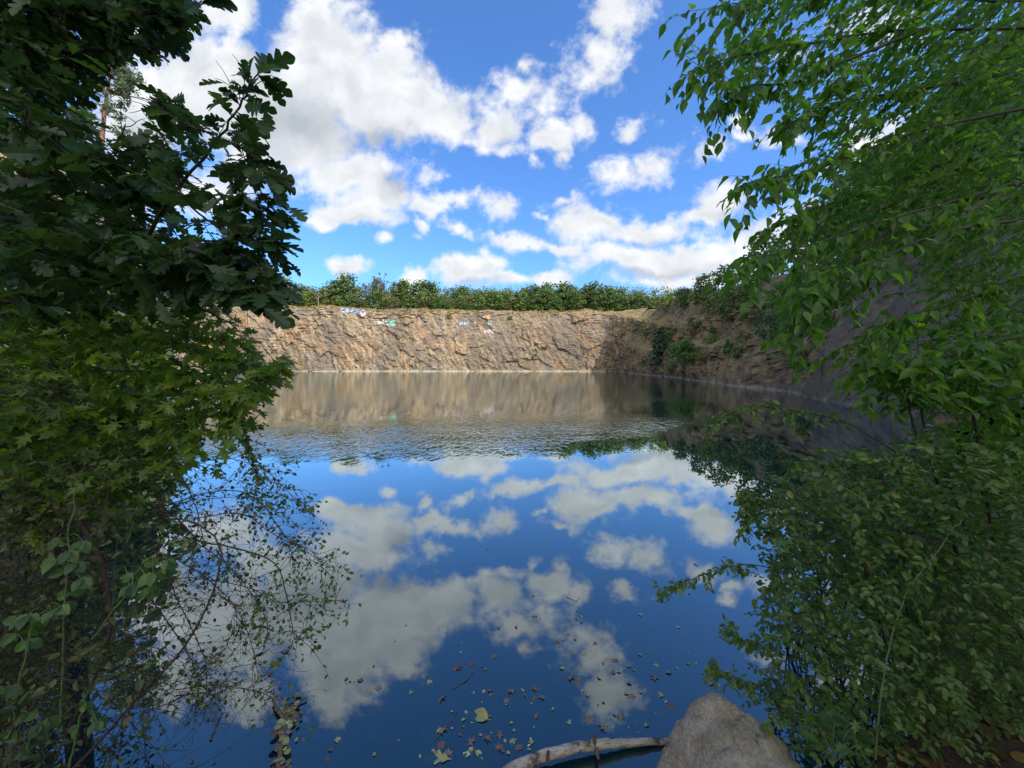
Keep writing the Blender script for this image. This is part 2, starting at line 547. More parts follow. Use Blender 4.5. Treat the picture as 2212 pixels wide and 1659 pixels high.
# ================================================================== the pit: shoreline and ground
# shore going clockwise: x, y, height of the land behind, where it starts and stops rising, weights of the profiles far / right / slab
SHORE = np.array([
    (-4.2, 3.5, 4, -1.2, 9, 0, 1, 0), (-6.2, 5.6, 6, -1.0, 9, 0, 1, 0), (-10.5, 10, 9, 0, 10, 0, 1, 0), (-16.5, 17, 12, 1, 10, .5, .5, 0), (-26, 28, 15, 8, 14, 1, 0, 0), (-43, 50, 18, 8, 14, 1, 0, 0), (-76, 88, 21, 8, 14, 1, 0, 0), (-108, 125, 24, 8, 14, 1, 0, 0),
    (-138, 150, 27.5, 8, 14, 1, 0, 0), (-125, 156, 28, 8, 14, 1, 0, 0), (-90, 156, 27.4, 8, 14, 1, 0, 0), (-60, 157, 26.6, 8, 14, 1, 0, 0), (-20, 157, 25.6, 8, 14, 1, 0, 0), (15, 156, 25.6, 8, 14, 1, 0, 0), (36, 152, 25.2, 8, 14, .9, .1, 0),
    (41, 142, 25, 12, 20, .5, .5, 0), (36, 118, 23.6, 18, 30, .1, .9, 0), (31, 92, 20.5, 22, 32, 0, 1, 0), (28.6, 71, 17.5, 22, 32, 0, 1, 0), (25.4, 52, 15.4, 22, 32, 0, 1, 0), (20.4, 37, 13.4, 20, 30, 0, .85, .15), (19.4, 28, 11.6, 16, 26, 0, .3, .7),
    (18.8, 22.5, 10.5, 12, 20, 0, 0, 1), (16.6, 18, 9.6, 10, 18, 0, 0, 1), (14, 13.4, 8.6, 10, 18, 0, 0, 1), (11, 10, 7, 8, 16, 0, .3, .7), (8, 7.2, 5, 0, 9, 0, 1, 0), (4.8, 4.4, 3.5, -1, 9, 0, 1, 0), (2.9, 2.7, 3, -1, 9, 0, 1, 0),
    (1.7, 1.75, 3, -.9, 9, 0, 1, 0), (0.8, 1.15, 3, -.9, 9, 0, 1, 0), (0, 1.0, 3, -.9, 9, 0, 1, 0), (-0.8, 1.0, 3, -.9, 9, 0, 1, 0), (-1.6, 1.15, 3, -.9, 9, 0, 1, 0), (-2.3, 1.75, 3, -.9, 9, 0, 1, 0), (-3.1, 2.4, 3, -1, 9, 0, 1, 0)])


def resample(pts, step, closed):
    p = np.vstack([pts, pts[:1]]) if closed else pts
    l = np.linalg.norm(np.diff(p[:, :2], axis=0), axis=1)
    c = np.concatenate([[0], np.cumsum(l)])
    s = np.arange(0, c[-1], step)
    return np.stack([np.interp(s, c, p[:, k]) for k in range(p.shape[1])], 1)


shore_d = resample(SHORE, 0.5, True)


def shore_dist(x, y):
    """signed distance to the shore (positive on land) and the attributes of the nearest shore point"""
    ins = inside(SHORE[:, :2], x, y)
    best = np.full(len(x), 1e9)
    idx = np.zeros(len(x), int)
    for a in range(0, len(shore_d), 200):
        d = np.hypot(x[:, None] - shore_d[None, a:a + 200, 0], y[:, None] - shore_d[None, a:a + 200, 1])
        k = d.argmin(1)
        dm = d[np.arange(len(x)), k]
        m = dm < best
        best[m], idx[m] = dm[m], k[m] + a
    return np.where(ins, -best, best), shore_d[idx]


def ground_z(x, y):
    x, y = np.atleast_1d(np.asarray(x, float)), np.atleast_1d(np.asarray(y, float))
    d, a = shore_dist(x, y)
    H, b0, b1 = a[:, 2], a[:, 3], a[:, 4]
    z0 = np.where(b0 < 0, b0 / 3.0, -0.9)
    f = np.clip((d - b0) / (b1 - b0), 0, 1)
    z = z0 + (H - 0.7 - z0) * f
    under = d < b0
    z = np.where(under, np.maximum(z0 + (d - b0) * 0.9, -6.0), z)
    p = np.stack([x, y, 0 * x], 1)
    near = np.clip(1 - np.hypot(x, y) / 15, 0, 1)
    return z + near * (fbm(p * 2.2, 4, 5) * 0.10) + np.clip(d / 60, 0, 1) * fbm(p * 0.03, 3, 8) * 2.0


def axis_pts(lo, hi, bands):
    out = [lo]
    while out[-1] < hi:
        v = out[-1]
        st = 60.0
        for a, b, s in bands:
            if a <= v <= b: st = min(st, s)
        out.append(v + st)
    return np.array(out)


gx = axis_pts(-1500, 1500, [(-400, 300, 20), (-160, 80, 4), (-30, 34, 1.2), (-7, 6, .22), (-2.8, 2.8, .09)])
gy = axis_pts(-1500, 1500, [(-200, 400, 20), (-30, 200, 4), (-10, 40, 1.2), (-3, 8, .22), (.2, 3.6, .09)])
X, Y = np.meshgrid(gx, gy, indexing='xy')
Z = ground_z(X.ravel(), Y.ravel())
nx, ny = len(gx), len(gy)
ii = (np.arange(ny - 1)[:, None] * nx + np.arange(nx - 1)[None]).ravel()
quads = np.stack([ii, ii + 1, ii + nx + 1, ii + nx], 1)

m_ground, nt = new_mat('ground')
g = nd(nt, 'ShaderNodeNewGeometry')
a1 = noise(nt, g.outputs['Position'], 1.3, 6, .6).outputs[0]
a2 = noise(nt, g.outputs['Position'], 45, 5, .7).outputs[0]
c = ramp(nt, a2, [(.25, (.022, .015, .010)), (.5, (.060, .042, .026)), (.75, (.12, .085, .05))])
c = mixc(nt, maprange(nt, a1, .5, .7), c, (.075, .065, .028))
bp = nd(nt, 'ShaderNodeBump', {'Strength': .8, 'Distance': .02, 'Height': a2})
p = nd(nt, 'ShaderNodeBsdfPrincipled', {'Base Color': c, 'Roughness': .95, 'Normal': bp.outputs[0]})
nd(nt, 'ShaderNodeOutputMaterial', {0: p.outputs[0]})
tag(mesh_obj('ground', np.stack([X.ravel(), Y.ravel(), Z], 1), [quads], m_ground, smooth=True), kind='structure')

# ================================================================== cliffs
PROF = {  # (metres back from the water, height as a share of the rim)
    0: [(-.6, -.06), (0, 0), (1.2, .30), (2.2, .55), (3.4, .80), (4.6, .95), (6.0, 1.0), (11, 1.01), (26, 1.03)],
    1: [(-.6, -.08), (0, 0), (.7, .18), (1.4, .30), (4.5, .38), (5.6, .60), (9.5, .68), (11, .90), (30, 1.02)],
    2: [(-.6, -.10), (0, 0), (1.2, .27), (2.6, .55), (4.2, .84), (5.8, .98), (8, 1.02), (12, 1.05), (24, 1.1)],
}
TT = np.linspace(0, 1, 9)


def make_cliff(i0, i1, step, nv, mat, amp, seed, sink=(0, 0)):
    pth = resample(SHORE[i0:i1 + 1], step, False)
    xy = pth[:, :2].copy()
    k = max(3, int(5.0 / step))
    ker = np.hanning(2 * k + 1)
    ker /= ker.sum()
    sm = np.stack([np.convolve(np.pad(xy[:, q], k, mode='reflect', reflect_type='odd'), ker, 'valid') for q in (0, 1)], 1)
    sm[:, 0] += fbm(np.stack([sm[:, 0] * .06, sm[:, 1] * .06, 0 * sm[:, 0]], 1), 3, seed + 50) * 3.0 * min(1, amp)
    sm[:, 1] += fbm(np.stack([sm[:, 0] * .06, sm[:, 1] * .06, 0 * sm[:, 0] + 9], 1), 3, seed + 51) * 3.0 * min(1, amp)
    t = nrm(np.gradient(sm, axis=0))
    t = nrm(np.stack([np.convolve(np.pad(t[:, q], k, mode='edge'), ker, 'valid') for q in (0, 1)], 1))
    nrmv = np.stack([-t[:, 1], t[:, 0]], 1)
    wts = pth[:, 5:8] / pth[:, 5:8].sum(1, keepdims=True)
    H = pth[:, 2] + fbm(np.stack([sm[:, 0] * .09, sm[:, 1] * .09, 0 * sm[:, 0] + 3], 1), 4, seed + 60) * 2.2 * min(1, amp)
    prof = np.array([PROF[q] for q in (0, 1, 2)])                    # 3, 9, 2
    pr = np.einsum('nq,qkc->nkc', wts, prof)                        # n, 9, 2
    # dense rows on the face, few on the flat top
    rows = np.concatenate([np.linspace(0, TT[6], nv), np.linspace(TT[6], 1, nv // 4 + 2)[1:]])
    n, m = len(sm), len(rows)
    back = np.stack([np.interp(rows, TT, pr[q, :, 0]) for q in range(n)])
    hh = np.stack([np.interp(rows, TT, pr[q, :, 1]) for q in range(n)]) * H[:, None]
    hh[:, 0] = -1.6
    Pw = np.stack([sm[:, 0][:, None] + nrmv[:, 0][:, None] * back, sm[:, 1][:, None] + nrmv[:, 1][:, None] * back, hh], -1).reshape(-1, 3)
    L = np.concatenate([[0], np.cumsum(np.linalg.norm(np.diff(sm, axis=0), axis=1))])
    al = np.repeat(L, m)
    q = np.stack([al, back.ravel() * .8, hh.ravel()], 1)             # along, back, up
    sk = q.copy()
    sk[:, 0] += .34 * q[:, 2]                                       # joints lean over
    wob = np.stack([fbm(q * .12, 2, seed + 30), fbm(q * .12, 2, seed + 31), fbm(q * .12, 2, seed + 32)], 1)
    sk = sk + wob * 3
    sl = np.repeat(wts[:, 2], m)
    up_ = np.clip((hh / np.maximum(H[:, None], 1)).ravel() * 3 - 1.5 + fbm(q * .06, 2, seed + 80) * 2, 0, 1)      # beds lie flat near the rim, joints stand upright below
    rough_ = np.clip(.75 + fbm(q * np.array([.07, .1, .12]), 3, seed + 81) * 2.2, .15, 1.5)                       # broad smooth panels between broken ground
    blk = (blocks(sk / np.array([1.25, 2, 2.9]), seed + 11) * (1 - up_) + blocks(q / np.array([2.8, 2, .95]), seed + 12) * up_) * rough_
    sm_amp = amp * (1 - .66 * sl)
    d = blocks(sk / np.array([5.0, 5, 5.5]), seed) * 1.1 + blk * .8 + blocks(sk / np.array([1.1, 1, .6]), seed + 22) * .34 + fbm(q * .35, 4, seed + 40) * 0.5
    d = d * sm_amp + fbm(q * .9, 4, seed + 41) * .16 * sl
    face = np.clip(hh.ravel() / 1.2, .15, 1)
    flat = np.repeat(rows[None], n, 0).ravel()
    onface = np.clip((TT[6] + .07 - flat) / .12, .12, 1)
    dn = d * face * onface
    Nn = np.repeat(nrmv, m, 0)
    for e, far_end in ((sink[0], al), (sink[1], al.max() - al)):          # the ends run back into the hill
        if e: dn = dn - e * np.clip(1 - far_end / (e * 1.3), 0, 1) ** 1.5
    Pw[:, 0] -= Nn[:, 0] * dn
    Pw[:, 1] -= Nn[:, 1] * dn
    Pw[:, 2] += (blocks(sk / np.array([4, 4, 2.5]), seed + 70) * .35 * sm_amp * onface + (1 - onface) * fbm(q * .16, 4, seed + 71) * 1.5 * np.minimum(1, amp)) * (hh.ravel() > 1.0)
    a = (np.arange(n - 1)[:, None] * m + np.arange(m - 1)[None]).ravel()
    return Pw, np.stack([a, a + m, a + m + 1, a + 1], 1)


def rock_mat(name, tan, brown, grey, orange, moss_amt, orange_amt, scale=1.0, crust=.8, ch=.62, flat=.62):
    m, nt = new_mat(name)
    g = nd(nt, 'ShaderNodeNewGeometry')
    pos = g.outputs['Position']
    sep = nd(nt, 'ShaderNodeSeparateXYZ', {0: pos})
    lean = nd(nt, 'ShaderNodeCombineXYZ', {0: mth(nt, 'MULTIPLY_ADD', sep.outputs[2], .55, sep.outputs[0]), 1: sep.outputs[1], 2: mth(nt, 'MULTIPLY', sep.outputs[2], .32)}).outputs[0]
    big = noise(nt, pos, .07 * scale, 4, .6).outputs[0]
    mid = noise(nt, lean, .42 * scale, 6, .65, .5).outputs[0]
    vor = nd(nt, 'ShaderNodeTexVoronoi', {'Vector': lean, 'Scale': .8 * scale})
    cell = nd(nt, 'ShaderNodeSeparateColor', {0: vor.outputs['Color']}).outputs[0]
    fine = noise(nt, pos, 3.0 * scale, 8, .7).outputs[0]
    c = ramp(nt, mth(nt, 'ADD', mth(nt, 'MULTIPLY', mid, .62), mth(nt, 'MULTIPLY', cell, .42)), [(.30, grey), (.42, brown), (.53, tan), (.8, tuple(min(1, v * 1.28) for v in tan))])
    om = mth(nt, 'MULTIPLY', maprange(nt, noise(nt, lean, .16 * scale, 5, .65).outputs[0], .52, .66), orange_amt)
    c = mixc(nt, om, c, orange)
    c = mixc(nt, maprange(nt, mth(nt, 'MULTIPLY_ADD', big, 50.0, sep.outputs[0]), -10, 45, 0, .5), c, brown)
    gm = maprange(nt, mth(nt, 'ADD', big, mth(nt, 'MULTIPLY', mid, .5)), .68, .86)
    c = mixc(nt, mth(nt, 'MULTIPLY', gm, .75), c, grey)
    c = mixc(nt, .55, c, mixc(nt, fine, (.45, .45, .45), (1.5, 1.5, 1.5)), 'MULTIPLY')
    # joint cracks with their shade painted in as dark lines, and dark stains run down the face
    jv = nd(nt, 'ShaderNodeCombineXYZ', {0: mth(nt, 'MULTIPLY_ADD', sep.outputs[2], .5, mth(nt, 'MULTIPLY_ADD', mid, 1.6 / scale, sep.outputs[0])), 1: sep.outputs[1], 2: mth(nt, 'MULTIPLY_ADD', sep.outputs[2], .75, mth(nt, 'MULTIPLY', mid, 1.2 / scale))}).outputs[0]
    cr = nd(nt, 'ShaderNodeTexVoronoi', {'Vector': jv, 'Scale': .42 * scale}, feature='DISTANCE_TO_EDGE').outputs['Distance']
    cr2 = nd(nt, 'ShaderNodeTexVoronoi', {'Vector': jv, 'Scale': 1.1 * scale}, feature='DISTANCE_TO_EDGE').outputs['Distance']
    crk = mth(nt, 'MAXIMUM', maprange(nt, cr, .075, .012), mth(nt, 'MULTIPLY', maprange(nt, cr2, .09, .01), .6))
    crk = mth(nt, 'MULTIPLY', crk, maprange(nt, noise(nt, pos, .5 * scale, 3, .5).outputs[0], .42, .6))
    stv = nd(nt, 'ShaderNodeMapping', {'Vector': lean, 'Scale': (1, 1, .22)}).outputs[0]
    st = maprange(nt, noise(nt, stv, .55 * scale, 5, .7).outputs[0], .54, .68)
    c = mixc(nt, mth(nt, 'MULTIPLY', st, .62), c, grey)
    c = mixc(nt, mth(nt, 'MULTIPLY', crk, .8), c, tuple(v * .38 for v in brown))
    # dry grass and moss where the rock lies flat
    nz = nd(nt, 'ShaderNodeSeparateXYZ', {0: g.outputs['Normal']}).outputs[2]
    gr = maprange(nt, mth(nt, 'MULTIPLY_ADD', mth(nt, 'SUBTRACT', noise(nt, pos, .9, 4, .6).outputs[0], .5), 1.1, nz), flat, flat + .24)
    gcol = ramp(nt, noise(nt, pos, .5, 5, .7).outputs[0], [(.35, (.15, .13, .045)), (.5, (.30, .225, .10)), (.68, (.42, .33, .17))])
    gcol = mixc(nt, moss_amt, gcol, ramp(nt, fine, [(.3, (.05, .055, .012)), (.7, (.13, .115, .03))]))
    c = mixc(nt, mth(nt, 'MULTIPLY', gr, .92), c, gcol)
    # pale crust along the water
    wl = maprange(nt, mth(nt, 'ADD', sep.outputs[2], mth(nt, 'ADD', mth(nt, 'MULTIPLY', fine, .4), mth(nt, 'MULTIPLY', mth(nt, 'SUBTRACT', mid, .5), 1.3))), ch, ch - .10)
    c = mixc(nt, mth(nt, 'MULTIPLY', wl, crust), c, (.50, .45, .36))
    bp = nd(nt, 'ShaderNodeBump', {'Strength': .9, 'Distance': .35 / scale, 'Height': mth(nt, 'ADD', mth(nt, 'MULTIPLY', fine, .5), mid)})
    p = nd(nt, 'ShaderNodeBsdfPrincipled', {'Base Color': c, 'Roughness': .92, 'Specular IOR Level': .25, 'Normal': bp.outputs[0]})
    nd(nt, 'ShaderNodeOutputMaterial', {0: p.outputs[0]})
    return m


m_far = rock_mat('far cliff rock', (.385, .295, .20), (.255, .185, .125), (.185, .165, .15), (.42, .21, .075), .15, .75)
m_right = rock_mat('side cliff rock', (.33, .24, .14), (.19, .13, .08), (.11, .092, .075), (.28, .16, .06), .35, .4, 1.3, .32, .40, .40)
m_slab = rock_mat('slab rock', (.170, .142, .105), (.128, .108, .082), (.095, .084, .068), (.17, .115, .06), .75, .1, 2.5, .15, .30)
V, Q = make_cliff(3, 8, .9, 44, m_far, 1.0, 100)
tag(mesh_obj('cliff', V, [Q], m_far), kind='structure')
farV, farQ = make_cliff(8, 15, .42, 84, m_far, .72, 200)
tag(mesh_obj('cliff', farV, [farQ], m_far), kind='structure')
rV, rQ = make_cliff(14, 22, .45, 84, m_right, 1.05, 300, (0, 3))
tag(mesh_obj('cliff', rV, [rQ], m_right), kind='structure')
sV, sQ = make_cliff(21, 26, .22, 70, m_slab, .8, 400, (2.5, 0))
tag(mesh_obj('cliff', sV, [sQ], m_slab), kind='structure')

from mathutils.bvhtree import BVHTree
bvh_far = BVHTree.FromPolygons([tuple(v) for v in farV], [tuple(q) for q in farQ])
allV = np.vstack([rV, sV])
bvh_right = BVHTree.FromPolygons([tuple(v) for v in allV], [tuple(q) for q in np.vstack([rQ, sQ + len(rV)])])
lV, lQ = V, Q
bvh_left = BVHTree.FromPolygons([tuple(v) for v in lV], [tuple(q) for q in lQ])


def top_of(x, y):
    """height of the highest surface under (x, y)"""
    z = float(ground_z(x, y)[0])
    for b in (bvh_far, bvh_right, bvh_left):
        h = b.ray_cast(Vector((x, y, 90)), Vector((0, 0, -1)))
        if h[0] is not None: z = max(z, h[0].z)
    return z


def hit(px, py, b):
    """where the line of sight through (px, py) meets a cliff"""
    h = b.ray_cast(Vector((0, 0, EYE)), Vector(ray(px, py)).normalized())
    return None if h[0] is None else np.array(h[0])


# ================================================================== water
m_water, nt = new_mat('water')
g = nd(nt, 'ShaderNodeNewGeometry')
pos = g.outputs['Position']
sp = nd(nt, 'ShaderNodeSeparateXYZ', {0: pos})
X_, Y_ = sp.outputs[0], sp.outputs[1]
wv = noise(nt, pos, .35, 3, .5).outputs[0]
edge = mth(nt, 'MULTIPLY_ADD', mth(nt, 'SUBTRACT', wv, .5), 3.0, Y_)
low = mth(nt, 'MULTIPLY_ADD', mth(nt, 'MAXIMUM', mth(nt, 'SUBTRACT', X_, 0.0), 0), .72, 8.1)          # the breeze reaches in to here
hi = mth(nt, 'MULTIPLY_ADD', mth(nt, 'MINIMUM', mth(nt, 'ADD', X_, 2.0), 0), .5, 14.2)
lo_m = maprange(nt, mth(nt, 'SUBTRACT', edge, low), -.7, .9)
hi_m = maprange(nt, mth(nt, 'SUBTRACT', edge, hi), -3.5, 2.5, 1, 0)
rt_m = maprange(nt, X_, 5.2, 8.0, 1, 0)
band = mth(nt, 'MULTIPLY', mth(nt, 'MULTIPLY', lo_m, hi_m), mth(nt, 'MULTIPLY', rt_m, maprange(nt, noise(nt, nd(nt, 'ShaderNodeMapping', {'Vector': pos, 'Scale': (.5, 1.3, 1)}).outputs[0], .9, 3, .6).outputs[0], .3, .62, .35, 1.1)))
p2 = nd(nt, 'ShaderNodeVectorMath', {0: mth(nt, 'MULTIPLY', X_, 1.0)}, operation='LENGTH')
f2x = maprange(nt, mth(nt, 'ABSOLUTE', mth(nt, 'SUBTRACT', X_, 9.0)), 1.5, 4.0, 1, 0)
f2y = maprange(nt, mth(nt, 'ABSOLUTE', mth(nt, 'SUBTRACT', edge, 22.5)), .8, 2.6, 1, 0)
patch = mth(nt, 'MULTIPLY', mth(nt, 'MULTIPLY', f2x, f2y), .55)
act = mth(nt, 'MAXIMUM', band, patch)
faint = maprange(nt, Y_, 7.0, 30.0, .004, .20)
amp_ = mth(nt, 'MAXIMUM', act, faint)
mpw = nd(nt, 'ShaderNodeMapping', {'Vector': pos, 'Scale': (1.25, .62, 1)})
r1 = noise(nt, mpw.outputs[0], 6.0, 2.0, .5, .5).outputs[0]
r2 = noise(nt, mpw.outputs[0], 1.1, 2.0, .5).outputs[0]
hgt = mth(nt, 'MULTIPLY', mth(nt, 'MULTIPLY', mth(nt, 'SUBTRACT', r1, .5), amp_), .025)
hgt = mth(nt, 'ADD', hgt, mth(nt, 'MULTIPLY', mth(nt, 'SUBTRACT', r2, .5), mth(nt, 'MULTIPLY_ADD', amp_, .022, .00012)))
bp = nd(nt, 'ShaderNodeBump', {'Strength': 1.0, 'Distance': 1.0, 'Height': hgt})
dt = nd(nt, 'ShaderNodeVectorMath', {0: bp.outputs[0], 1: g.outputs['Incoming']}, operation='DOT_PRODUCT').outputs['Value']
fr = mth(nt, 'POWER', mth(nt, 'SUBTRACT', 1.0, mth(nt, 'MAXIMUM', dt, 0.0)), 2.05)
fac = mth(nt, 'MULTIPLY_ADD', fr, .90, .095)
gl = nd(nt, 'ShaderNodeBsdfGlossy', {'Color': (.86, .95, .95, 1), 'Roughness': 0.0, 'Normal': bp.outputs[0]})
deep = nd(nt, 'ShaderNodeBsdfDiffuse', {'Color': (.003, .036, .050, 1)})
thru = nd(nt, 'ShaderNodeBsdfTransparent', {'Color': (.30, .55, .62, 1)})
body = nd(nt, 'ShaderNodeMixShader', {0: .55, 1: deep.outputs[0], 2: thru.outputs[0]})
mx = nd(nt, 'ShaderNodeMixShader', {0: fac, 1: body.outputs[0], 2: gl.outputs[0]})
nd(nt, 'ShaderNodeOutputMaterial', {0: mx.outputs[0]})
tag(mesh_obj('water', [(-240, -2, 0), (62, -2, 0), (62, 172, 0), (-240, 172, 0)], [[(0, 1, 2, 3)]], m_water), kind='structure')

# ================================================================== graffiti on the far cliff
def paint_mat(name, cols):
    m, nt = new_mat(name)
    g = nd(nt, 'ShaderNodeNewGeometry')
    n = noise(nt, g.outputs['Position'], 2.6, 4, .6).outputs[0]
    c = mixc(nt, .30, ramp(nt, n, cols), (.34, .26, .18))
    p = nd(nt, 'ShaderNodeBsdfPrincipled', {'Base Color': c, 'Roughness': .7})
    nd(nt, 'ShaderNodeOutputMaterial', {0: p.outputs[0]})
    return m


def graffiti(px0, py0, px1, py1, letters, label, cols_fill, cols_line, tilt=0.0):
    c = hit((px0 + px1) / 2, (py0 + py1) / 2, bvh_far)
    s = c[1] / F
    w, h = (px1 - px0) * s, (py1 - py0) * s
    root = empty('graffiti', tuple(c), label, 'graffiti', 'graffiti on the far cliff')
    st = .16
    nx_, nz_ = int(w / st) + 1, int(h / st) + 1
    ctr = [((i + .5) / letters * w - w / 2, rng.uniform(-.08, .08) * h, w / letters * rng.uniform(.45, .6), h * rng.uniform(.36, .5), rng.uniform(0, 6)) for i in range(letters)]
    lists = {(k, q): ([], []) for q in range(letters) for k in ('fill', 'outline')}
    for i in range(nx_):
        for j in range(nz_):
            x, z = -w / 2 + (i + .5) * st, -h / 2 + (j + .5) * st
            z2 = z - tilt * x
            e, who = 9, 0
            for li, (cx, cz, rx, rz, ph) in enumerate(ctr):
                dx, dz = (x - cx) / rx, (z2 - cz) / rz
                a = math.atan2(dz, dx)
                rr = (abs(dx) ** 3 + abs(dz) ** 3) ** (1 / 3.0) * (1 + .16 * math.sin(3 * a + ph))
                hole = math.hypot(dx - .15 * math.cos(ph), dz - .2 * math.sin(ph))
                rr = rr if hole > .24 else max(rr, .9)
                if rr < e: e, who = rr, li
            if e > 1: continue
            hits = []
            for ax, az in ((-.5, -.5), (.5, -.5), (.5, .5), (-.5, .5)):
                o = Vector((c[0] + x + ax * st, c[1] - 12, c[2] + z + az * st))
                q = bvh_far.ray_cast(o, Vector((0, 1, 0)), 24)
                if q[0] is None: break
                hits.append((q[0].x, q[0].y, q[0].z))
            if len(hits) < 4 or max(p[1] for p in hits) - min(p[1] for p in hits) > 1.6: continue
            for k, off in (('outline', .05),) + ((('fill', .10),) if e < .72 else ()):
                V_, Q_ = lists[k, who]
                Q_.append(tuple(range(len(V_), len(V_) + 4)))
                V_ += [(p[0], p[1] - off, p[2]) for p in hits]
    mf, ml_ = paint_mat('spray paint', cols_fill), paint_mat('spray outline', cols_line)
    for q in range(letters):
        par = root
        if lists['fill', q][0]: par = weld(mesh_obj('letter', lists['fill', q][0], [lists['fill', q][1]], mf, root))
        if lists['outline', q][0]: weld(mesh_obj('letter_edge', lists['outline', q][0], [lists['outline', q][1]], ml_, par))


BL = [(.35, (.10, .30, .62)), (.55, (.45, .68, .85)), (.7, (.80, .88, .95))]
graffiti(735, 662, 786, 679, 5, 'long light blue and white graffiti piece just under the rim of the sunlit cliff', BL, [(.4, (.12, .22, .55)), (.7, (.35, .25, .55))], -.10)
graffiti(780, 675, 792, 684, 1, 'small pink and white tag right below the end of the long blue graffiti', [(.4, (.75, .5, .65)), (.6, (.9, .8, .88))], [(.4, (.5, .25, .45)), (.7, (.7, .5, .65))], .5)
graffiti(815, 691, 838, 703, 3, 'faded grey and white graffiti beside a dark crack, left of the turquoise tag', [(.4, (.45, .5, .5)), (.6, (.7, .74, .72))], [(.4, (.25, .30, .32)), (.7, (.4, .45, .45))])
graffiti(840, 692, 855, 705, 1, 'small bright turquoise tag at the end of the faded grey graffiti', [(.4, (.10, .62, .58)), (.6, (.25, .78, .72))], [(.4, (.06, .42, .40)), (.7, (.3, .65, .6))])
graffiti(991, 693, 1013, 704, 4, 'pale blue lettering alone on orange rock in the middle of the cliff', BL, [(.4, (.08, .12, .22)), (.7, (.25, .4, .55))], .05)
graffiti(1043, 680, 1058, 690, 2, 'orange and red graffiti above the light blue one', [(.4, (.78, .22, .12)), (.6, (.9, .42, .28))], [(.4, (.7, .45, .12)), (.7, (.8, .6, .25))])
graffiti(1052, 694, 1063, 704, 2, 'light blue graffiti right below the orange one', [(.4, (.18, .42, .62)), (.6, (.5, .72, .82))], [(.4, (.2, .36, .42)), (.7, (.4, .55, .58))])
graffiti(1044, 710, 1067, 721, 3, 'white and grey graffiti, lowest on the cliff face', [(.4, (.55, .52, .58)), (.6, (.85, .82, .86))], [(.4, (.22, .18, .24)), (.7, (.6, .5, .55))])
graffiti(1023, 695, 1028, 702, 1, 'tiny white heart-shaped paint mark between two blue graffiti', [(.4, (.85, .78, .8)), (.6, (.92, .86, .86))], [(.4, (.8, .7, .7)), (.7, (.85, .75, .75))])

# ================================================================== trees and bushes far off
def far_leaf(name, a, b, c):
    return leaf_mat(name, [(.0, a), (.5, b), (1, c)], .25, .6, 1.5, .2)


FL = {
    'dark': far_leaf('dark foliage', (.055, .092, .034), (.100, .160, .056), (.155, .22, .08)),
    'mid': far_leaf('green foliage', (.085, .130, .044), (.145, .205, .068), (.21, .27, .095)),
    'olive': far_leaf('olive foliage', (.105, .120, .055), (.175, .185, .085), (.25, .245, .125)),
    'yellow': far_leaf('yellow green foliage', (.09, .12, .02), (.17, .20, .035), (.26, .27, .06)),
    'fresh': far_leaf('fresh green foliage', (.04, .10, .02), (.075, .17, .035), (.12, .23, .06)),
    'brown': far_leaf('dry foliage', (.085, .06, .035), (.14, .10, .055), (.20, .15, .085)),
    'blue': far_leaf('needles', (.05, .105, .06), (.10, .185, .10), (.16, .25, .14)),
    'pine': far_leaf('pine needles', (.09, .135, .085), (.16, .215, .13), (.23, .29, .18)),
}
BK = bark_mat('grey bark', (.05, .042, .034), (.13, .11, .09), 6)
BKP = bark_mat('pale bark', (.28, .25, .22), (.5, .46, .42), 5)
BKR = bark_mat('reddish pine bark', (.16, .085, .055), (.30, .17, .11), 8)


def quad_cloud(L, ctr, rad, n, size, squash=.8, tint0=0.0):
    """n leaf clumps over a lumpy ball"""
    v = nrm(rng.normal(0, 1, (n, 3)))
    r = rng.random(n) ** .45
    pos = np.asarray(ctr) + v * r[:, None] * np.asarray(rad)
    N = nrm(v + rng.normal(0, .7, (n, 3)) + np.array([0, 0, .5]))
    X = np.cross(N, rng.normal(0, 1, (n, 3)))
    L.add(ROUND, pos, X, N, size * rng.uniform(.6, 1.3, n), np.clip(tint0 + rng.random(n) * .8, 0, 1))


def make_tree(name, label, cat, group, h, w, leaf, clumps=16, per=46, size=.55, low=.12, bark=BK, top=1.0, sparse=False):
    root = empty(name, (0, 0, 0), label, cat, group)
    T = Tubes()
    T.add(spline([(0, 0, -1.2), (.1, .05, h * .3), (-.08, .1, h * .6), (.05, 0, h * .9)], 8), (h * .022, h * .006), 6)
    L = Leaves()
    for i in range(clumps):
        t = (i + .5) / clumps
        z = h * (low + (0.93 - low) * t)
        env = math.sin(math.pi * (.12 + .80 * t ** .9)) ** .7
        a = i * 2.4 + rng.uniform(-.5, .5)
        r = w * .5 * env * rng.uniform(.35, .85)
        c = np.array([math.cos(a) * r, math.sin(a) * r, z])
        T.add(spline([(0, 0, max(.2, z - r * .8)), c * [.5, .5, 1] + [0, 0, -.2], c], 6), (h * .008, h * .002), 4)
        cr = w * rng.uniform(.16, .27)
        quad_cloud(L, c, (cr, cr, cr * rng.uniform(.6, .85)), per, size, tint0=rng.uniform(0, .25))
    T.build('trunk', bark, root)
    L.build('crown', FL[leaf], root)
    return root


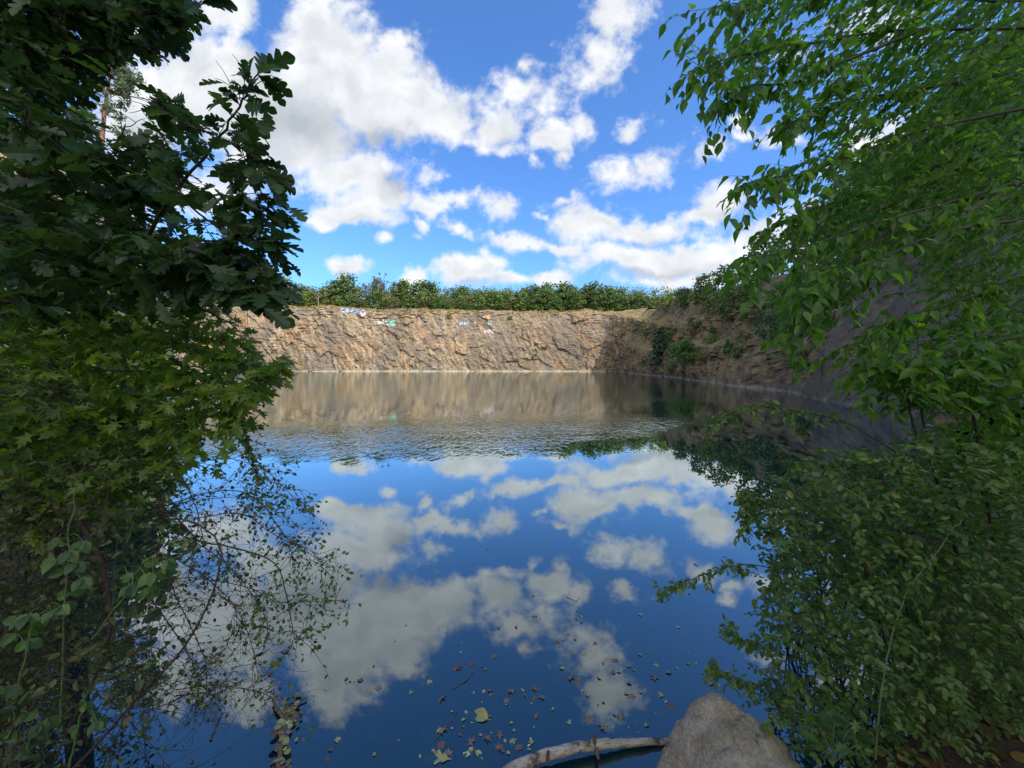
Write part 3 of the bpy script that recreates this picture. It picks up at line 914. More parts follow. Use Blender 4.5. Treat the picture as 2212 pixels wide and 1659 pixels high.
def make_bare(name, label, cat, group, h, bark, leaf=None):
    root = empty(name, (0, 0, 0), label, cat, group)
    T = Tubes()
    st = spline([(0, 0, -1), (.2, 0, h * .35), (-.1, .1, h * .7), (.15, 0, h)], 14)
    T.add(st, (h * .02, h * .004), 6)
    br = []
    for i in range(16):
        k = rng.integers(4, 13)
        d = nrm(np.array([*rng.normal(0, 1, 2), rng.uniform(.2, 1.0)]))
        ln = h * rng.uniform(.14, .32)
        pl = spline([st[k], st[k] + d * ln * .5 + rng.normal(0, .1, 3), st[k] + d * ln + [0, 0, ln * .2]], 6)
        T.add(pl, (h * .008, h * .002), 4)
        br.append(pl)
        for _ in range(3):
            d2 = nrm(d + rng.normal(0, .7, 3))
            T.add(spline([pl[3], pl[3] + d2 * ln * .3, pl[3] + d2 * ln * .55], 4), (h * .004, h * .0015), 3)
    T.build('trunk', bark, root)
    if leaf:
        L = Leaves()
        for pl in br: quad_cloud(L, pl[-1], (.7, .7, .5), 26, .35)
        L.build('crown', FL[leaf], root)
    return root


GR = 'trees of the wood along the cliff rim'
KINDS = {
    'dark': make_tree('oak_tree', 'dark green round-topped tree at the edge of the wood on the far rim', 'tree', GR, 10.5, 8.5, 'dark', 20, 60, .55),
    'mid': make_tree('broadleaf_tree', 'mid green bushy tree at the edge of the wood on the far rim', 'tree', GR, 9.5, 7, 'mid', 18, 60, .5),
    'olive': make_tree('willow_tree', 'olive grey loose-crowned tree at the edge of the wood on the far rim', 'tree', GR, 9, 7, 'olive', 18, 46, .42),
    'tall': make_tree('acacia_tree', 'slim tall green tree rising over its neighbours on the far rim', 'tree', GR, 12.5, 6, 'mid', 20, 50, .48, .3),
    'fresh': make_tree('bush', 'fresh green rounded bush in front of the trees on the far rim', 'bush', 'bushes in front of the rim trees', 5.2, 5, 'fresh', 14, 60, .42, .05),
    'yellow': make_tree('yellow_bush', 'bright yellow-green bush beside the dark oak leaves, on the far rim', 'bush', None, 7.0, 8.5, 'yellow', 18, 60, .45, .05),
    'brown': make_tree('withered_bush', 'reddish brown withered bush between green ones on the far rim', 'bush', 'withered bushes on the rim', 4.5, 4, 'brown', 12, 40, .35, .08),
    'snag': make_bare('dead_tree', 'bleached bare dead tree with forked limbs in front of the far wood', 'tree', 'bare pale trees on the rim', 9.5, BKP),
    'thin': make_bare('birch_tree', 'thin grey nearly leafless tree sticking up out of the wood on the far rim', 'tree', 'thin half-bare trees on the rim', 12.5, BK, 'olive'),
}
used = set()
DEFAULT = {k: o['label'] for k, o in KINDS.items()}


def rim_tree(kind, x, y, s=1.0, label=None, group='keep', z=None):
    src = KINDS[kind]
    z = top_of(x, y) - .3 if z is None else z
    wd = 1.3 if kind in ('dark', 'mid', 'olive', 'tall') else 1.0
    sc = (s * wd * rng.uniform(.85, 1.2), s * wd * rng.uniform(.85, 1.2), s * rng.uniform(.85, 1.12))
    if kind not in used:
        used.add(kind)
        o = src
        o.location, o.rotation_euler, o.scale = (x, y, z), (0, 0, rng.uniform(0, 6.28)), sc
    else:
        o = dup(src, (x, y, z), rng.uniform(0, 6.28), sc)
    o['label'] = label or DEFAULT[kind]
    if group != 'keep':
        if group: o['group'] = group
        elif 'group' in o: del o['group']
    return o


def at_px(px, y):
    return (px - CX) / F * y


# single ones the eye can pick out
rim_tree('yellow', at_px(668, 172), 172, 1.0)
rim_tree('snag', at_px(692, 169), 169, 1.0, 'bleached forked dead tree beside the bright yellow-green bush on the far rim')
rim_tree('snag', at_px(906, 172), 172, 1.15, 'pale bare spreading dead tree behind the bushes on the middle of the far rim')
rim_tree('thin', at_px(825, 170), 170, 1.05, 'single thin bare pole of a tree standing up before the far wood', None)
for px_, y_ in ((798, 176), (1165, 182), (985, 178), (1275, 178)): rim_tree('thin', at_px(px_, y_), y_, .95, None, 'thin half-bare trees on the rim')
for px, s in ((745, .8), (945, 1.25), (968, 1.0), (1010, .8), (880, .7), (1150, .8), (1190, .9), (1240, 1.0), (1330, .9)):
    rim_tree('fresh', at_px(px, 167), 167 + rng.uniform(-1, 2), s)
for px in (915, 948, 1095, 780): rim_tree('brown', at_px(px, 168.5), 168.5)
# the edge of the wood, two ranks deep, along the far rim
for row, (yb, step, ks) in enumerate(((171, 22, ['mid', 'olive', 'mid', 'fresh', 'olive', 'mid']), (177, 25, ['dark', 'tall', 'mid', 'olive', 'dark']))):
    for px in np.arange(360, 1500, step):
        pxx = px + rng.uniform(-8, 8)
        y = yb + rng.uniform(-2, 2)
        k = ks[rng.integers(len(ks))]
        if pxx > 1120 and rng.random() < .5: k = 'dark'
        if k == 'fresh' and row == 0: y -= 2
        if 700 < pxx < 850 and rng.random() < .4: k = 'olive'
        sc = rng.uniform(1.0, 1.28) * (.78 if row == 0 else 1.1)
        rim_tree(k, at_px(pxx, y), y, sc)
# the wood behind, one mass
L = Leaves()
for yb in (184, 192, 202, 214):
    for px in np.arange(300, 1560, 17):
        x = at_px(px, yb) + rng.uniform(-2, 2)
        zb = float(ground_z(x, yb)[0])
        hh = rng.uniform(14.5, 18.0)
        for z in (.3, .55, .8):
            quad_cloud(L, (x + rng.normal(0, 1), yb + rng.normal(0, 1), zb + hh * z), (3.2, 3.2, 2.6), 75, .62, tint0=rng.uniform(0, .3))
tag(L.build('woods', FL['mid'], None), 'dark green wood going back from the rim behind the first trees', 'woods', kind='stuff')
# the left rim
for i, (x, y, k, s) in enumerate(((-122, 138, 'mid', 1), (-112, 130, 'dark', 1), (-103, 118, 'fresh', 1.3), (-95, 108, 'mid', .9), (-90, 98, 'olive', .9), (-82, 88, 'mid', .9), (-74, 78, 'fresh', 1.2), (-65, 68, 'mid', .8), (-58, 58, 'dark', .8), (-50, 48, 'mid', .7), (-42, 40, 'olive', .7), (-131, 144, 'olive', 1.0))):
    lb = {'mid': 'mid green bushy tree on the left rim, seen through gaps in the oak leaves', 'dark': 'dark round-topped tree on the left rim, mostly hidden by oak leaves', 'fresh': 'light green sunlit bush on the left rim, seen past the oak leaves', 'olive': 'olive grey loose tree on the left rim, mostly hidden by oak leaves'}[k]
    rim_tree(k, x - 4, y + 4, s, lb, 'trees along the left rim')

# pine behind the oak
pr = np.array([at_px(248, 31), 31.0])
pz = top_of(*pr) - .3
ptop = ray(250, 132)[2] / ray(250, 132)[1] * 31 + EYE
root = empty('pine_tree', (pr[0], pr[1], pz), 'tall slender pine with thin airy crown and bare reddish trunk beside the oak leaves', 'tree')
T, L = Tubes(), Leaves()
hp = ptop - pz
st = spline([(pr[0], pr[1], pz - .5), (pr[0] - .2, pr[1], pz + hp * .4), (pr[0] + .35, pr[1], pz + hp * .75), (pr[0] + 1.05, pr[1], ptop)], 20)
T.add(st, (.24, .04), 7)
for i in range(32):
    k = rng.integers(9, 20)
    a = rng.uniform(0, 6.28)
    f = (k - 9) / 11
    ln = (2.6 - 1.7 * f) * rng.uniform(.6, 1.15)
    d = np.array([math.cos(a), math.sin(a), .22 + .4 * f])
    pl = spline([st[min(k, 19)], st[min(k, 19)] + d * ln * .5 + rng.normal(0, .08, 3), st[min(k, 19)] + d * ln + [0, 0, .25 * ln]], 8)
    T.add(pl, (.045, .012), 4)
    for _ in range(9):
        j = rng.integers(3, 8)
        c = pl[j] + rng.normal(0, .3, 3) * [1, 1, .6] + [0, 0, .1]
        T.add(np.array([pl[j], (pl[j] + c) / 2 + [0, 0, -.03], c]), (.012, .006), 3)
        n = 28
        v = nrm(rng.normal(0, 1, (n, 3)) + [0, 0, .35])
        L.add(SMALL, np.tile(c, (n, 1)) + rng.normal(0, .10, (n, 3)), v, rng.normal(0, 1, (n, 3)), rng.uniform(.10, .2, n), rng.random(n))
T.build('trunk', BKR, root)
SMALLN = L.build('crown', FL['pine'], root)

# ================================================================== plants on the side cliff
def bank_tree(px, py, name, label, cat, h, w, leaf, clumps=14, per=60, size=.3, low=.08, bark=BK, b=None):
    q = hit(px, py, b or bvh_right)
    if q is None: q = P(px, py, 60)
    o = make_tree(name, label, cat, 'plants growing on the right-hand cliff', h, w, leaf, clumps, per, size, low, bark)
    o.location = tuple(q + np.array([0, .3, -.2]))
    o.rotation_euler = (0, 0, rng.uniform(0, 6))
    return o


def conifer(px, py, h, w, label):
    q = hit(px, py, bvh_right)
    if q is None: q = P(px, py, 70)
    root = empty('spruce_tree', tuple(q), label, 'tree')
    T, L = Tubes(), Leaves()
    q = q + np.array([0, 0, -.3])
    T.add(np.array([q, q + [0, 0, h * .5], q + [.1, 0, h]]), (.16, .03), 6)
    for i in range(17):
        t = (i + .6) / 17
        z = h * (.06 + .92 * t)
        for j in range(8):
            a = rng.uniform(0, 6.28)
            ln = w * .5 * (1 - t) ** .8 * rng.uniform(.7, 1.15) + .15
            e = q + np.array([math.cos(a) * ln, math.sin(a) * ln, z - ln * .22])
            s0 = q + np.array([0, 0, z])
            T.add(np.array([s0, (s0 + e) / 2 + [0, 0, .06], e]), (.03, .01), 3)
            n = 26
            f = rng.random(n)[:, None] ** .7
            pos = s0 + (e - s0) * f + rng.normal(0, .12, (n, 3)) * [1, 1, .35]
            L.add(SMALL, pos, np.tile(e - s0, (n, 1)) + rng.normal(0, .5 * ln, (n, 3)) + [0, 0, -.1], np.array([0, 0, 1.0]) + rng.normal(0, .4, (n, 3)), rng.uniform(.28, .55, n), rng.random(n) * (.5 + .5 * t))
    T.build('trunk', BK, root)
    L.build('crown', FL['blue'], root)


conifer(1427, 787, 8.2, 5.4, 'blue-green spruce standing on the ledge by the water in the far right corner')
bank_tree(1482, 785, 'shrub', 'low bright green shrub on the water ledge right beside the spruce', 'shrub', 3.6, 5.0, 'fresh', 14, 60, .32)
bank_tree(1455, 800, 'shrub', 'dull green scrub at the waterline just below the spruce', 'shrub', 1.8, 3.6, 'olive', 10, 50, .26)
bank_tree(1577, 762, 'shrub', 'small grey-green shrub on the rock step above the dark overhang', 'shrub', 1.7, 1.6, 'blue', 8, 50, .2)
bank_tree(1662, 735, 'birch_tree', 'small birch with a pale leaning trunk above the mossy ledge', 'tree', 3.1, 2.6, 'blue', 14, 60, .2, .2, BKP)
bank_tree(1585, 690, 'bush', 'dark bushy tree clinging to the upper slope above the overhang', 'tree', 4.6, 4.4, 'dark', 16, 70, .3)
bank_tree(1545, 680, 'bush', 'mid green bush on the upper slope left of the dark bushy tree', 'bush', 4.0, 4.4, 'mid', 14, 60, .32)
bank_tree(1520, 655, 'oak_tree', 'scraggy oak with bare top twigs breaking the skyline at the cliff corner', 'tree', 6.5, 5.6, 'dark', 18, 60, .36, .15)
bank_tree(1570, 645, 'oak_tree', 'broad dark tree on the skyline beside the scraggy oak', 'tree', 6.2, 6.0, 'mid', 18, 70, .36)
bank_tree(1625, 650, 'bush', 'bright green bush on the skyline where the near branches begin', 'bush', 4.2, 4.4, 'fresh', 16, 60, .3)
bank_tree(1480, 668, 'oak_tree', 'small dark tree on the rim left of the scraggy oak', 'tree', 5.5, 5.2, 'dark', 16, 60, .4)
bank_tree(1440, 672, 'bush', 'low dark bush on the rim above the spruce', 'bush', 4.5, 5.0, 'mid', 14, 60, .4)
bank_tree(1505, 720, 'shrub', 'olive scrub on the slope halfway up behind the spruce', 'shrub', 2.6, 4.0, 'olive', 10, 50, .28)
bank_tree(1400, 725, 'shrub', 'dark scrub in the shaded hollow left above the spruce', 'shrub', 2.8, 4.2, 'olive', 10, 50, .3)
bank_tree(1688, 690, 'bush', 'leafy bush on the slope above the birch', 'bush', 2.8, 3.0, 'mid', 14, 60, .22)
bank_tree(1755, 640, 'bush', 'dense green bush above the top edge of the grey slab', 'bush', 3.0, 3.6, 'mid', 16, 70, .22)
bank_tree(1860, 560, 'bush', 'tall bush over the grey slab, seen through the near branches', 'bush', 3.4, 4.0, 'mid', 16, 70, .2)
bank_tree(1700, 655, 'bush', 'light green bush on the upper slope right above the birch', 'bush', 2.6, 3.2, 'fresh', 14, 60, .2)
bank_tree(1640, 690, 'bush', 'olive bush on the slope between the dark bushy tree and the birch', 'bush', 2.4, 3.0, 'olive', 14, 60, .22)
bank_tree(1740, 690, 'shrub', 'ragged green shrub hanging over the left edge of the grey slab', 'shrub', 1.5, 2.2, 'mid', 12, 60, .16)
bank_tree(1800, 610, 'bush', 'dark green bush on top of the grey slab, left of the tall bush', 'bush', 2.4, 3.0, 'dark', 14, 60, .2)
bank_tree(1920, 520, 'tree', 'spreading green tree high above the slab, behind the near boughs', 'tree', 4.5, 5.0, 'mid', 18, 80, .22)
bank_tree(1610, 735, 'shrub', 'mossy low scrub on the ledge left of the birch', 'shrub', 1.0, 2.2, 'olive', 10, 50, .16)
bank_tree(1540, 740, 'shrub', 'low green scrub on the terrace above the waterline corner', 'shrub', 1.4, 3.0, 'mid', 10, 50, .2)
bank_tree(1525, 775, 'shrub', 'dry olive scrub just above the water near the dark overhang', 'shrub', 1.2, 2.6, 'olive', 10, 50, .2)
bank_tree(1450, 740, 'shrub', 'tall green scrub on the slope right behind the spruce', 'shrub', 3.0, 4.0, 'mid', 12, 60, .3)
bank_tree(1715, 790, 'shrub', 'small tuft of green growing on the rock face above the water, left of the slab', 'shrub', .8, 1.1, 'mid', 8, 40, .12)
for i in range(26):
    px_, py_ = rng.uniform(1385, 1790), rng.uniform(640, 800)
    q = hit(px_, py_, bvh_right)
    if q is None or q[2] < 1.2: continue
    s = q[1] / 60
    o = make_tree('shrub', 'small patch of scrub growing on a ledge of the side cliff', 'shrub', 'small scrub on ledges of the side cliff', rng.uniform(.7, 1.6) * s ** .5, rng.uniform(1.2, 2.6) * s ** .5, ['olive', 'mid', 'dark', 'fresh'][rng.integers(4)], 8, 45, .2 * s ** .5, .05)
    o.location = tuple(q + np.array([0, .2, -.15]))
for px, py, s in ((1102, 690, 1.1), (1178, 755, 1.3), (1155, 772, 1.2), (968, 688, 1.6), (832, 667, 1.3), (1345, 732, 1.6), (1245, 700, 1.0)):
    q = hit(px, py, bvh_far)
    if q is None: continue
    o = make_tree('shrub', 'little green shrub rooted in a crack of the sunlit cliff face', 'shrub', 'shrubs rooted in the far cliff face', 1.6 * s, 2.0 * s, 'mid', 7, 40, .32, .1)
    o.location = tuple(q + np.array([0, .2, -.3]))

# trees on the rim of the side cliff, over the slope
for i, (bk, ip, h, k) in enumerate(((16, 18.1, 8.5, 'dark'), (19, 18.5, 9.5, 'mid'), (15, 18.9, 8, 'olive'), (20, 19.1, 10, 'dark'), (16, 19.5, 9, 'mid'), (20, 19.9, 10, 'dark'), (17, 20.3, 9, 'mid'), (16, 20.8, 9, 'dark'), (13, 21.4, 9, 'mid'), (11, 22.0, 8.5, 'dark'), (10, 22.6, 9, 'mid'), (9.5, 23.3, 9, 'dark'), (10, 24.0, 9.5, 'mid'), (11, 24.7, 9, 'dark'))):
    j = int(ip)
    a, b = SHORE[j, :2], SHORE[j + 1, :2]
    t = nrm(b - a)
    x, y = a + (b - a) * (ip - j) + np.array([-t[1], t[0]]) * bk
    o = dup(KINDS[k], (x, y, top_of(x, y) - .4), rng.uniform(0, 6.28), (h / 9.5 * (1.3 if 18.6 < ip < 22.5 else 1.0),) * 3)
    o['group'] = 'trees along the rim of the side cliff'
    o['label'] = {'dark': 'dark green tree on the rim above the side cliff, mostly behind near leaves', 'mid': 'mid green tree on the rim above the side cliff, mostly behind near leaves', 'olive': 'olive tree on the rim above the side cliff, mostly behind near leaves'}[k]

# blocks fallen to the foot of the cliffs
for i in range(22):
    far = i < 12
    q = hit(rng.uniform(640, 1340) if far else rng.uniform(1380, 1760), 803 if far else 822, bvh_far if far else bvh_right)
    if q is None or q[1] < 15: continue
    if not far:
        q = hit(CX + F * q[0] / q[1], 792 + 1.3 * F / q[1], bvh_right)
        if q is None: continue
    s = q[1] / F * rng.uniform(2.2, 6.5)
    bm = bmesh.new()
    for _ in range(13): bm.verts.new(Vector(nrm(rng.normal(0, 1, 3)) * rng.uniform(.7, 1.1) * np.array([s, s * .7, s * .55])))
    bmesh.ops.convex_hull(bm, input=bm.verts)
    bmesh.ops.bevel(bm, geom=bm.edges, offset=s * .05, segments=1, affect='EDGES')
    me = bpy.data.meshes.new('fallen_rock')
    bm.to_mesh(me)
    bm.free()
    me.materials.append(m_far if far else m_right)
    o = bpy.data.objects.new('fallen_rock', me)
    o.location = (q[0], q[1] - s * .5, .12 * s)
    COL.objects.link(o)
    tag(o, 'pale block of fallen rock standing in the water at the foot of the far cliff' if far else 'brown block of fallen rock in the water at the foot of the side cliff', 'rock', 'fallen blocks under the far cliff' if far else 'fallen blocks under the side cliff')

# dry grass along the rims
L = Leaves()
m_grass = leaf_mat('dry grass', [(.0, (.22, .17, .07)), (.5, (.36, .28, .13)), (1, (.50, .42, .23))], .3, .8, 1.2, .1)
n = 2600
px = rng.uniform(430, 1400, n)
yv = rng.uniform(160.5, 168, n)
ok = fbm(np.stack([px * .02, yv * .3, 0 * px], 1), 3, 77) > -.12
for x, y in zip(at_px(px[ok], yv[ok]), yv[ok]):
    h = bvh_far.ray_cast(Vector((x, y, 60)), Vector((0, 0, -1)))
    if h[0] is None: continue
    k = 5
    L.add(SMALL, np.tile(np.array(h[0]), (k, 1)) + rng.normal(0, .25, (k, 3)) * [1, 1, 0], rng.normal(0, .5, (k, 3)) + [0, 0, 1], rng.normal(0, 1, (k, 3)), rng.uniform(.3, .75, k), rng.random(k))
tag(L.build('grass', m_grass, None), 'dry yellow grass fringing the top of the far cliff', 'grass', kind='stuff')

# ================================================================== near plants
m_oak = leaf_mat('oak leaf', [(0, (.018, .044, .016)), (.6, (.036, .078, .022)), (1, (.066, .120, .030))], .36, .42)
m_maple = leaf_mat('maple leaf', [(0, (.050, .098, .016)), (.6, (.105, .18, .026)), (.9, (.20, .27, .042)), (1, (.34, .28, .055))], .5, .42, 2.1)
m_dog = leaf_mat('cherry leaf', [(0, (.042, .110, .016)), (.6, (.078, .175, .024)), (1, (.135, .245, .036))], .55, .40, 2.1)
m_rose = leaf_mat('rose leaf', [(0, (.048, .098, .022)), (.6, (.088, .165, .036)), (.93, (.15, .22, .055)), (1, (.30, .21, .05))], .4, .38, 1.9)
m_bram = leaf_mat('bramble leaf', [(0, (.034, .085, .024)), (.6, (.062, .145, .036)), (1, (.12, .20, .045))], .42, .45, 1.9)
m_dim = leaf_mat('thicket leaf', [(0, (.035, .055, .016)), (.6, (.068, .098, .026)), (.9, (.11, .135, .036)), (1, (.19, .14, .05))], .4, .5, 1.9)
m_back = leaf_mat('background leaf', [(0, (.035, .065, .018)), (.6, (.075, .12, .03)), (1, (.16, .20, .045))], .4, .5)
b_oak = bark_mat('dark twig bark', (.018, .015, .013), (.055, .045, .036))
b_rose = bark_mat('rose cane bark', (.035, .020, .020), (.085, .050, .040))
b_green = bark_mat('green cane bark', (.07, .11, .035), (.14, .19, .07))
m_hip = bark_mat('rose hip skin', (.06, .014, .010), (.12, .022, .012), 60, .4)

TO = (.75, .25, .0)      # away from the left bank, over the water

# ---------------------------------------------------------------- oak on the left
root = empty('oak_tree', (-3.3, 1.6, float(ground_z(-3.3, 1.6)[0])), 'near dark oak with big lobed leaves reaching in from the left over the water', 'tree')
PINEGAP = ([(198, 175), (250, 128), (330, 126), (335, 200), (315, 290), (212, 300)], 1.0)
SKYGAP = ([(250, 128), (330, 124), (385, 95), (410, 60), (452, 12), (620, -30), (620, 108), (500, 125), (450, 170), (420, 205), (330, 180)], .97)
BEYOND = ([(655, -40), (660, 700), (1100, 700), (1100, -40)], 1.0)
HOLES = [([(405, 330), (480, 335), (490, 420), (415, 415)], .85), ([(325, 455), (400, 432), (475, 470), (465, 520), (335, 500)], .6), ([(490, 510), (550, 505), (540, 550), (495, 550)], .6), ([(600, 215), (652, 215), (652, 330), (605, 330)], .9)]
CLIFFGAP = ([(432, 652), (560, 655), (600, 672), (680, 700), (680, 765), (570, 765), (520, 738), (440, 700)], .85)
T, L = Tubes(), Leaves([PINEGAP, SKYGAP, BEYOND, CLIFFGAP] + HOLES)
gz = float(ground_z(-3.3, 1.6)[0])
trunk = spline([(-3.3, 1.6, gz - .3), (-3.25, 1.65, 1.6), (-3.15, 1.6, 3.2), (-3.2, 1.7, 5.0), (-3.0, 1.8, 6.5)], 16)
TR = Tubes()
TR.add(trunk, (.17, .09), 10)
limbs = [
    [(-400, 700, 2.4), (0, 655, 2.0), (150, 592, 1.85), (290, 565, 1.75), (385, 556, 1.65), (460, 540, 1.6), (530, 556, 1.55), (570, 580, 1.5)],
    [(290, 565, 1.75), (340, 470, 1.65), (377, 415, 1.6), (430, 350, 1.55), (480, 290, 1.5), (525, 215, 1.47), (560, 160, 1.45)],
    [(-400, 150, 2.3), (0, 210, 1.7), (75, 265, 1.62), (130, 320, 1.6), (175, 342, 1.58), (235, 335, 1.55), (270, 270, 1.55)],
    [(377, 425, 1.6), (450, 422, 1.57), (500, 424, 1.52), (540, 440, 1.5), (570, 465, 1.48)],
    [(470, 290, 1.52), (430, 280, 1.5), (370, 250, 1.5), (330, 215, 1.5)],
    [(300, 575, 1.75), (340, 600, 1.65), (420, 598, 1.6), (500, 585, 1.55), (530, 600, 1.5), (575, 630, 1.45)],
    [(-350, -60, 2.4), (0, -20, 1.9), (200, 20, 1.8), (330, 30, 1.75), (400, 20, 1.7), (440, 8, 1.68)],
    [(-300, 80, 2.4), (0, 100, 1.9), (150, 110, 1.85), (280, 95, 1.8), (355, 110, 1.75)],
    [(-350, 420, 2.3), (0, 400, 2.0), (130, 440, 1.95), (260, 500, 1.9), (350, 540, 1.85)],
    [(385, 420, 1.6), (440, 470, 1.57), (500, 500, 1.54), (545, 515, 1.5), (580, 525, 1.46)],
    [(480, 300, 1.5), (520, 320, 1.5), (550, 345, 1.48), (570, 375, 1.46)],
    [(340, 470, 1.65), (400, 500, 1.6), (460, 560, 1.55), (500, 610, 1.5), (560, 645, 1.45)],
]
BR = Tubes()
for k, l in enumerate(limbs):
    c = spline([P(*q) for q in l], 30, .004)
    r0 = .020 if k in (0, 6, 7) else .0085 if k in (1, 2, 8) else .005
    BR.add(c, (r0, .0022), 6)
    m = 70 if k not in (2,) else 30
    tw = side_twigs(BR, c, 20, .12, 1.0, .25, 1.0, .12, .0022)
    leaves_along(L, OAK, tw, .040, .096, .25, droop=.30, spread=.75, flat=.5)
    leaves_along(L, OAK, [c[20:]], .026, .110, .0, droop=.25, spread=.9, flat=.45)
    e = c[-1]
    L.add(OAK, np.tile(e, (5, 1)), nrm(c[-1] - c[-4]) * 1.0 + rng.normal(0, .55, (5, 3)), np.array([0, 0, 1.]) + rng.normal(0, .4, (5, 3)), rng.uniform(.11, .15, 5), rng.random(5))
skyholes = [([(400, 340), (490, 330), (500, 425), (400, 425)], .95), ([(320, 455), (400, 430), (470, 470), (460, 520), (330, 500)], .6), ([(195, 190), (330, 150), (320, 290), (205, 310)], 1.0)]
for poly, n, d0, d1 in (
    ([(-60, -60), (400, -60), (380, 40), (330, 85), (250, 95), (180, 115), (140, 150), (-60, 160)], 300, 1.7, 2.3),
    ([(-60, 130), (150, 130), (190, 300), (300, 300), (340, 200), (400, 240), (430, 330), (500, 350), (510, 450), (530, 540), (510, 590), (430, 600), (300, 640), (-60, 660)], 300, 1.5, 2.2),
    ([(-60, 130), (140, 150), (150, 330), (230, 420), (300, 600), (-60, 700)], 200, 2.2, 3.0),
    ([(300, 520), (530, 520), (530, 590), (440, 610), (300, 610)], 45, 1.5, 1.8)):
    b = scatter(poly, n, d0, d1, skyholes)
    sprays(L, BR, OAK, b - nrm(np.array(TO)) * .05, TO, .14, 5, .104, .35, .9, .12, dn=.6, flat=.5, twig_r=.002)
TR.build('trunk', b_oak, root)
BR.build('branches', b_oak, root).name = 'branch'
L.build('foliage', m_oak, root)

# ---------------------------------------------------------------- maple below the oak
root = empty('maple_tree', (-2.9, 2.4, float(ground_z(-2.9, 2.4)[0])), 'field maple with small yellow-green lobed leaves just below the oak boughs', 'tree')
T, L = Tubes(), Leaves([PINEGAP, SKYGAP, CLIFFGAP] + HOLES[:2])
gz = float(ground_z(-2.9, 2.4)[0])
TR = Tubes()
TR.add(spline([(-2.9, 2.4, gz - .3), (-2.8, 2.35, 1.5), (-2.85, 2.3, 3.0), (-2.7, 2.3, 4.2)], 14), (.07, .03), 8)
ml = [
    [(-200, 760, 2.5), (100, 720, 2.2), (300, 720, 2.0), (440, 760, 1.8), (540, 790, 1.7), (612, 797, 1.6)],
    [(-200, 840, 2.4), (100, 810, 2.1), (280, 800, 1.9), (420, 830, 1.75), (510, 850, 1.65), (560, 815, 1.6)],
    [(100, 720, 2.2), (260, 660, 2.1), (400, 660, 2.0), (480, 690, 1.9), (540, 730, 1.8)],
    [(-200, 950, 2.2), (100, 905, 2.0), (300, 880, 1.85), (420, 900, 1.75), (500, 890, 1.7)],
    [(-200, 650, 2.6), (60, 610, 2.5), (240, 620, 2.4), (420, 640, 2.3), (520, 700, 2.2)],
    [(-250, 480, 2.9), (-20, 470, 2.7), (100, 500, 2.6), (260, 600, 2.5)],
]
for l in ml:
    c = spline([P(*q) for q in l], 28, .004)
    T.add(c, (.009, .0018), 5)
    tw = side_twigs(T, c, 34, .16, 1.0, .2, 1.0, .2, .0016)
    leaves_along(L, MAPLE, tw, .024, .062, .1, droop=.35, spread=.9, flat=.55, tints=(.1, .95))
    leaves_along(L, MAPLE, [c[12:]], .022, .064, .0, droop=.35, spread=.9, flat=.5, tints=(.1, .95))
for poly, n, d0, d1 in (([(-60, 640), (420, 650), (520, 730), (560, 800), (500, 870), (380, 950), (-60, 1000)], 420, 1.7, 2.4), ([(-60, 150), (150, 180), (380, 480), (420, 640), (-60, 660)], 230, 2.6, 3.3), ([(-60, 900), (430, 900), (380, 1020), (300, 1100), (-60, 1150)], 200, 1.6, 2.2)):
    b = scatter(poly, n, d0, d1)
    sprays(L, T, MAPLE, b, TO, .14, 6, .062, .4, .9, .2, dn=.7, flat=.6, tints=(0, .96))
TR.build('trunk', b_oak, root)
T.build('branch', b_oak, root)
L.build('foliage', m_maple, root)

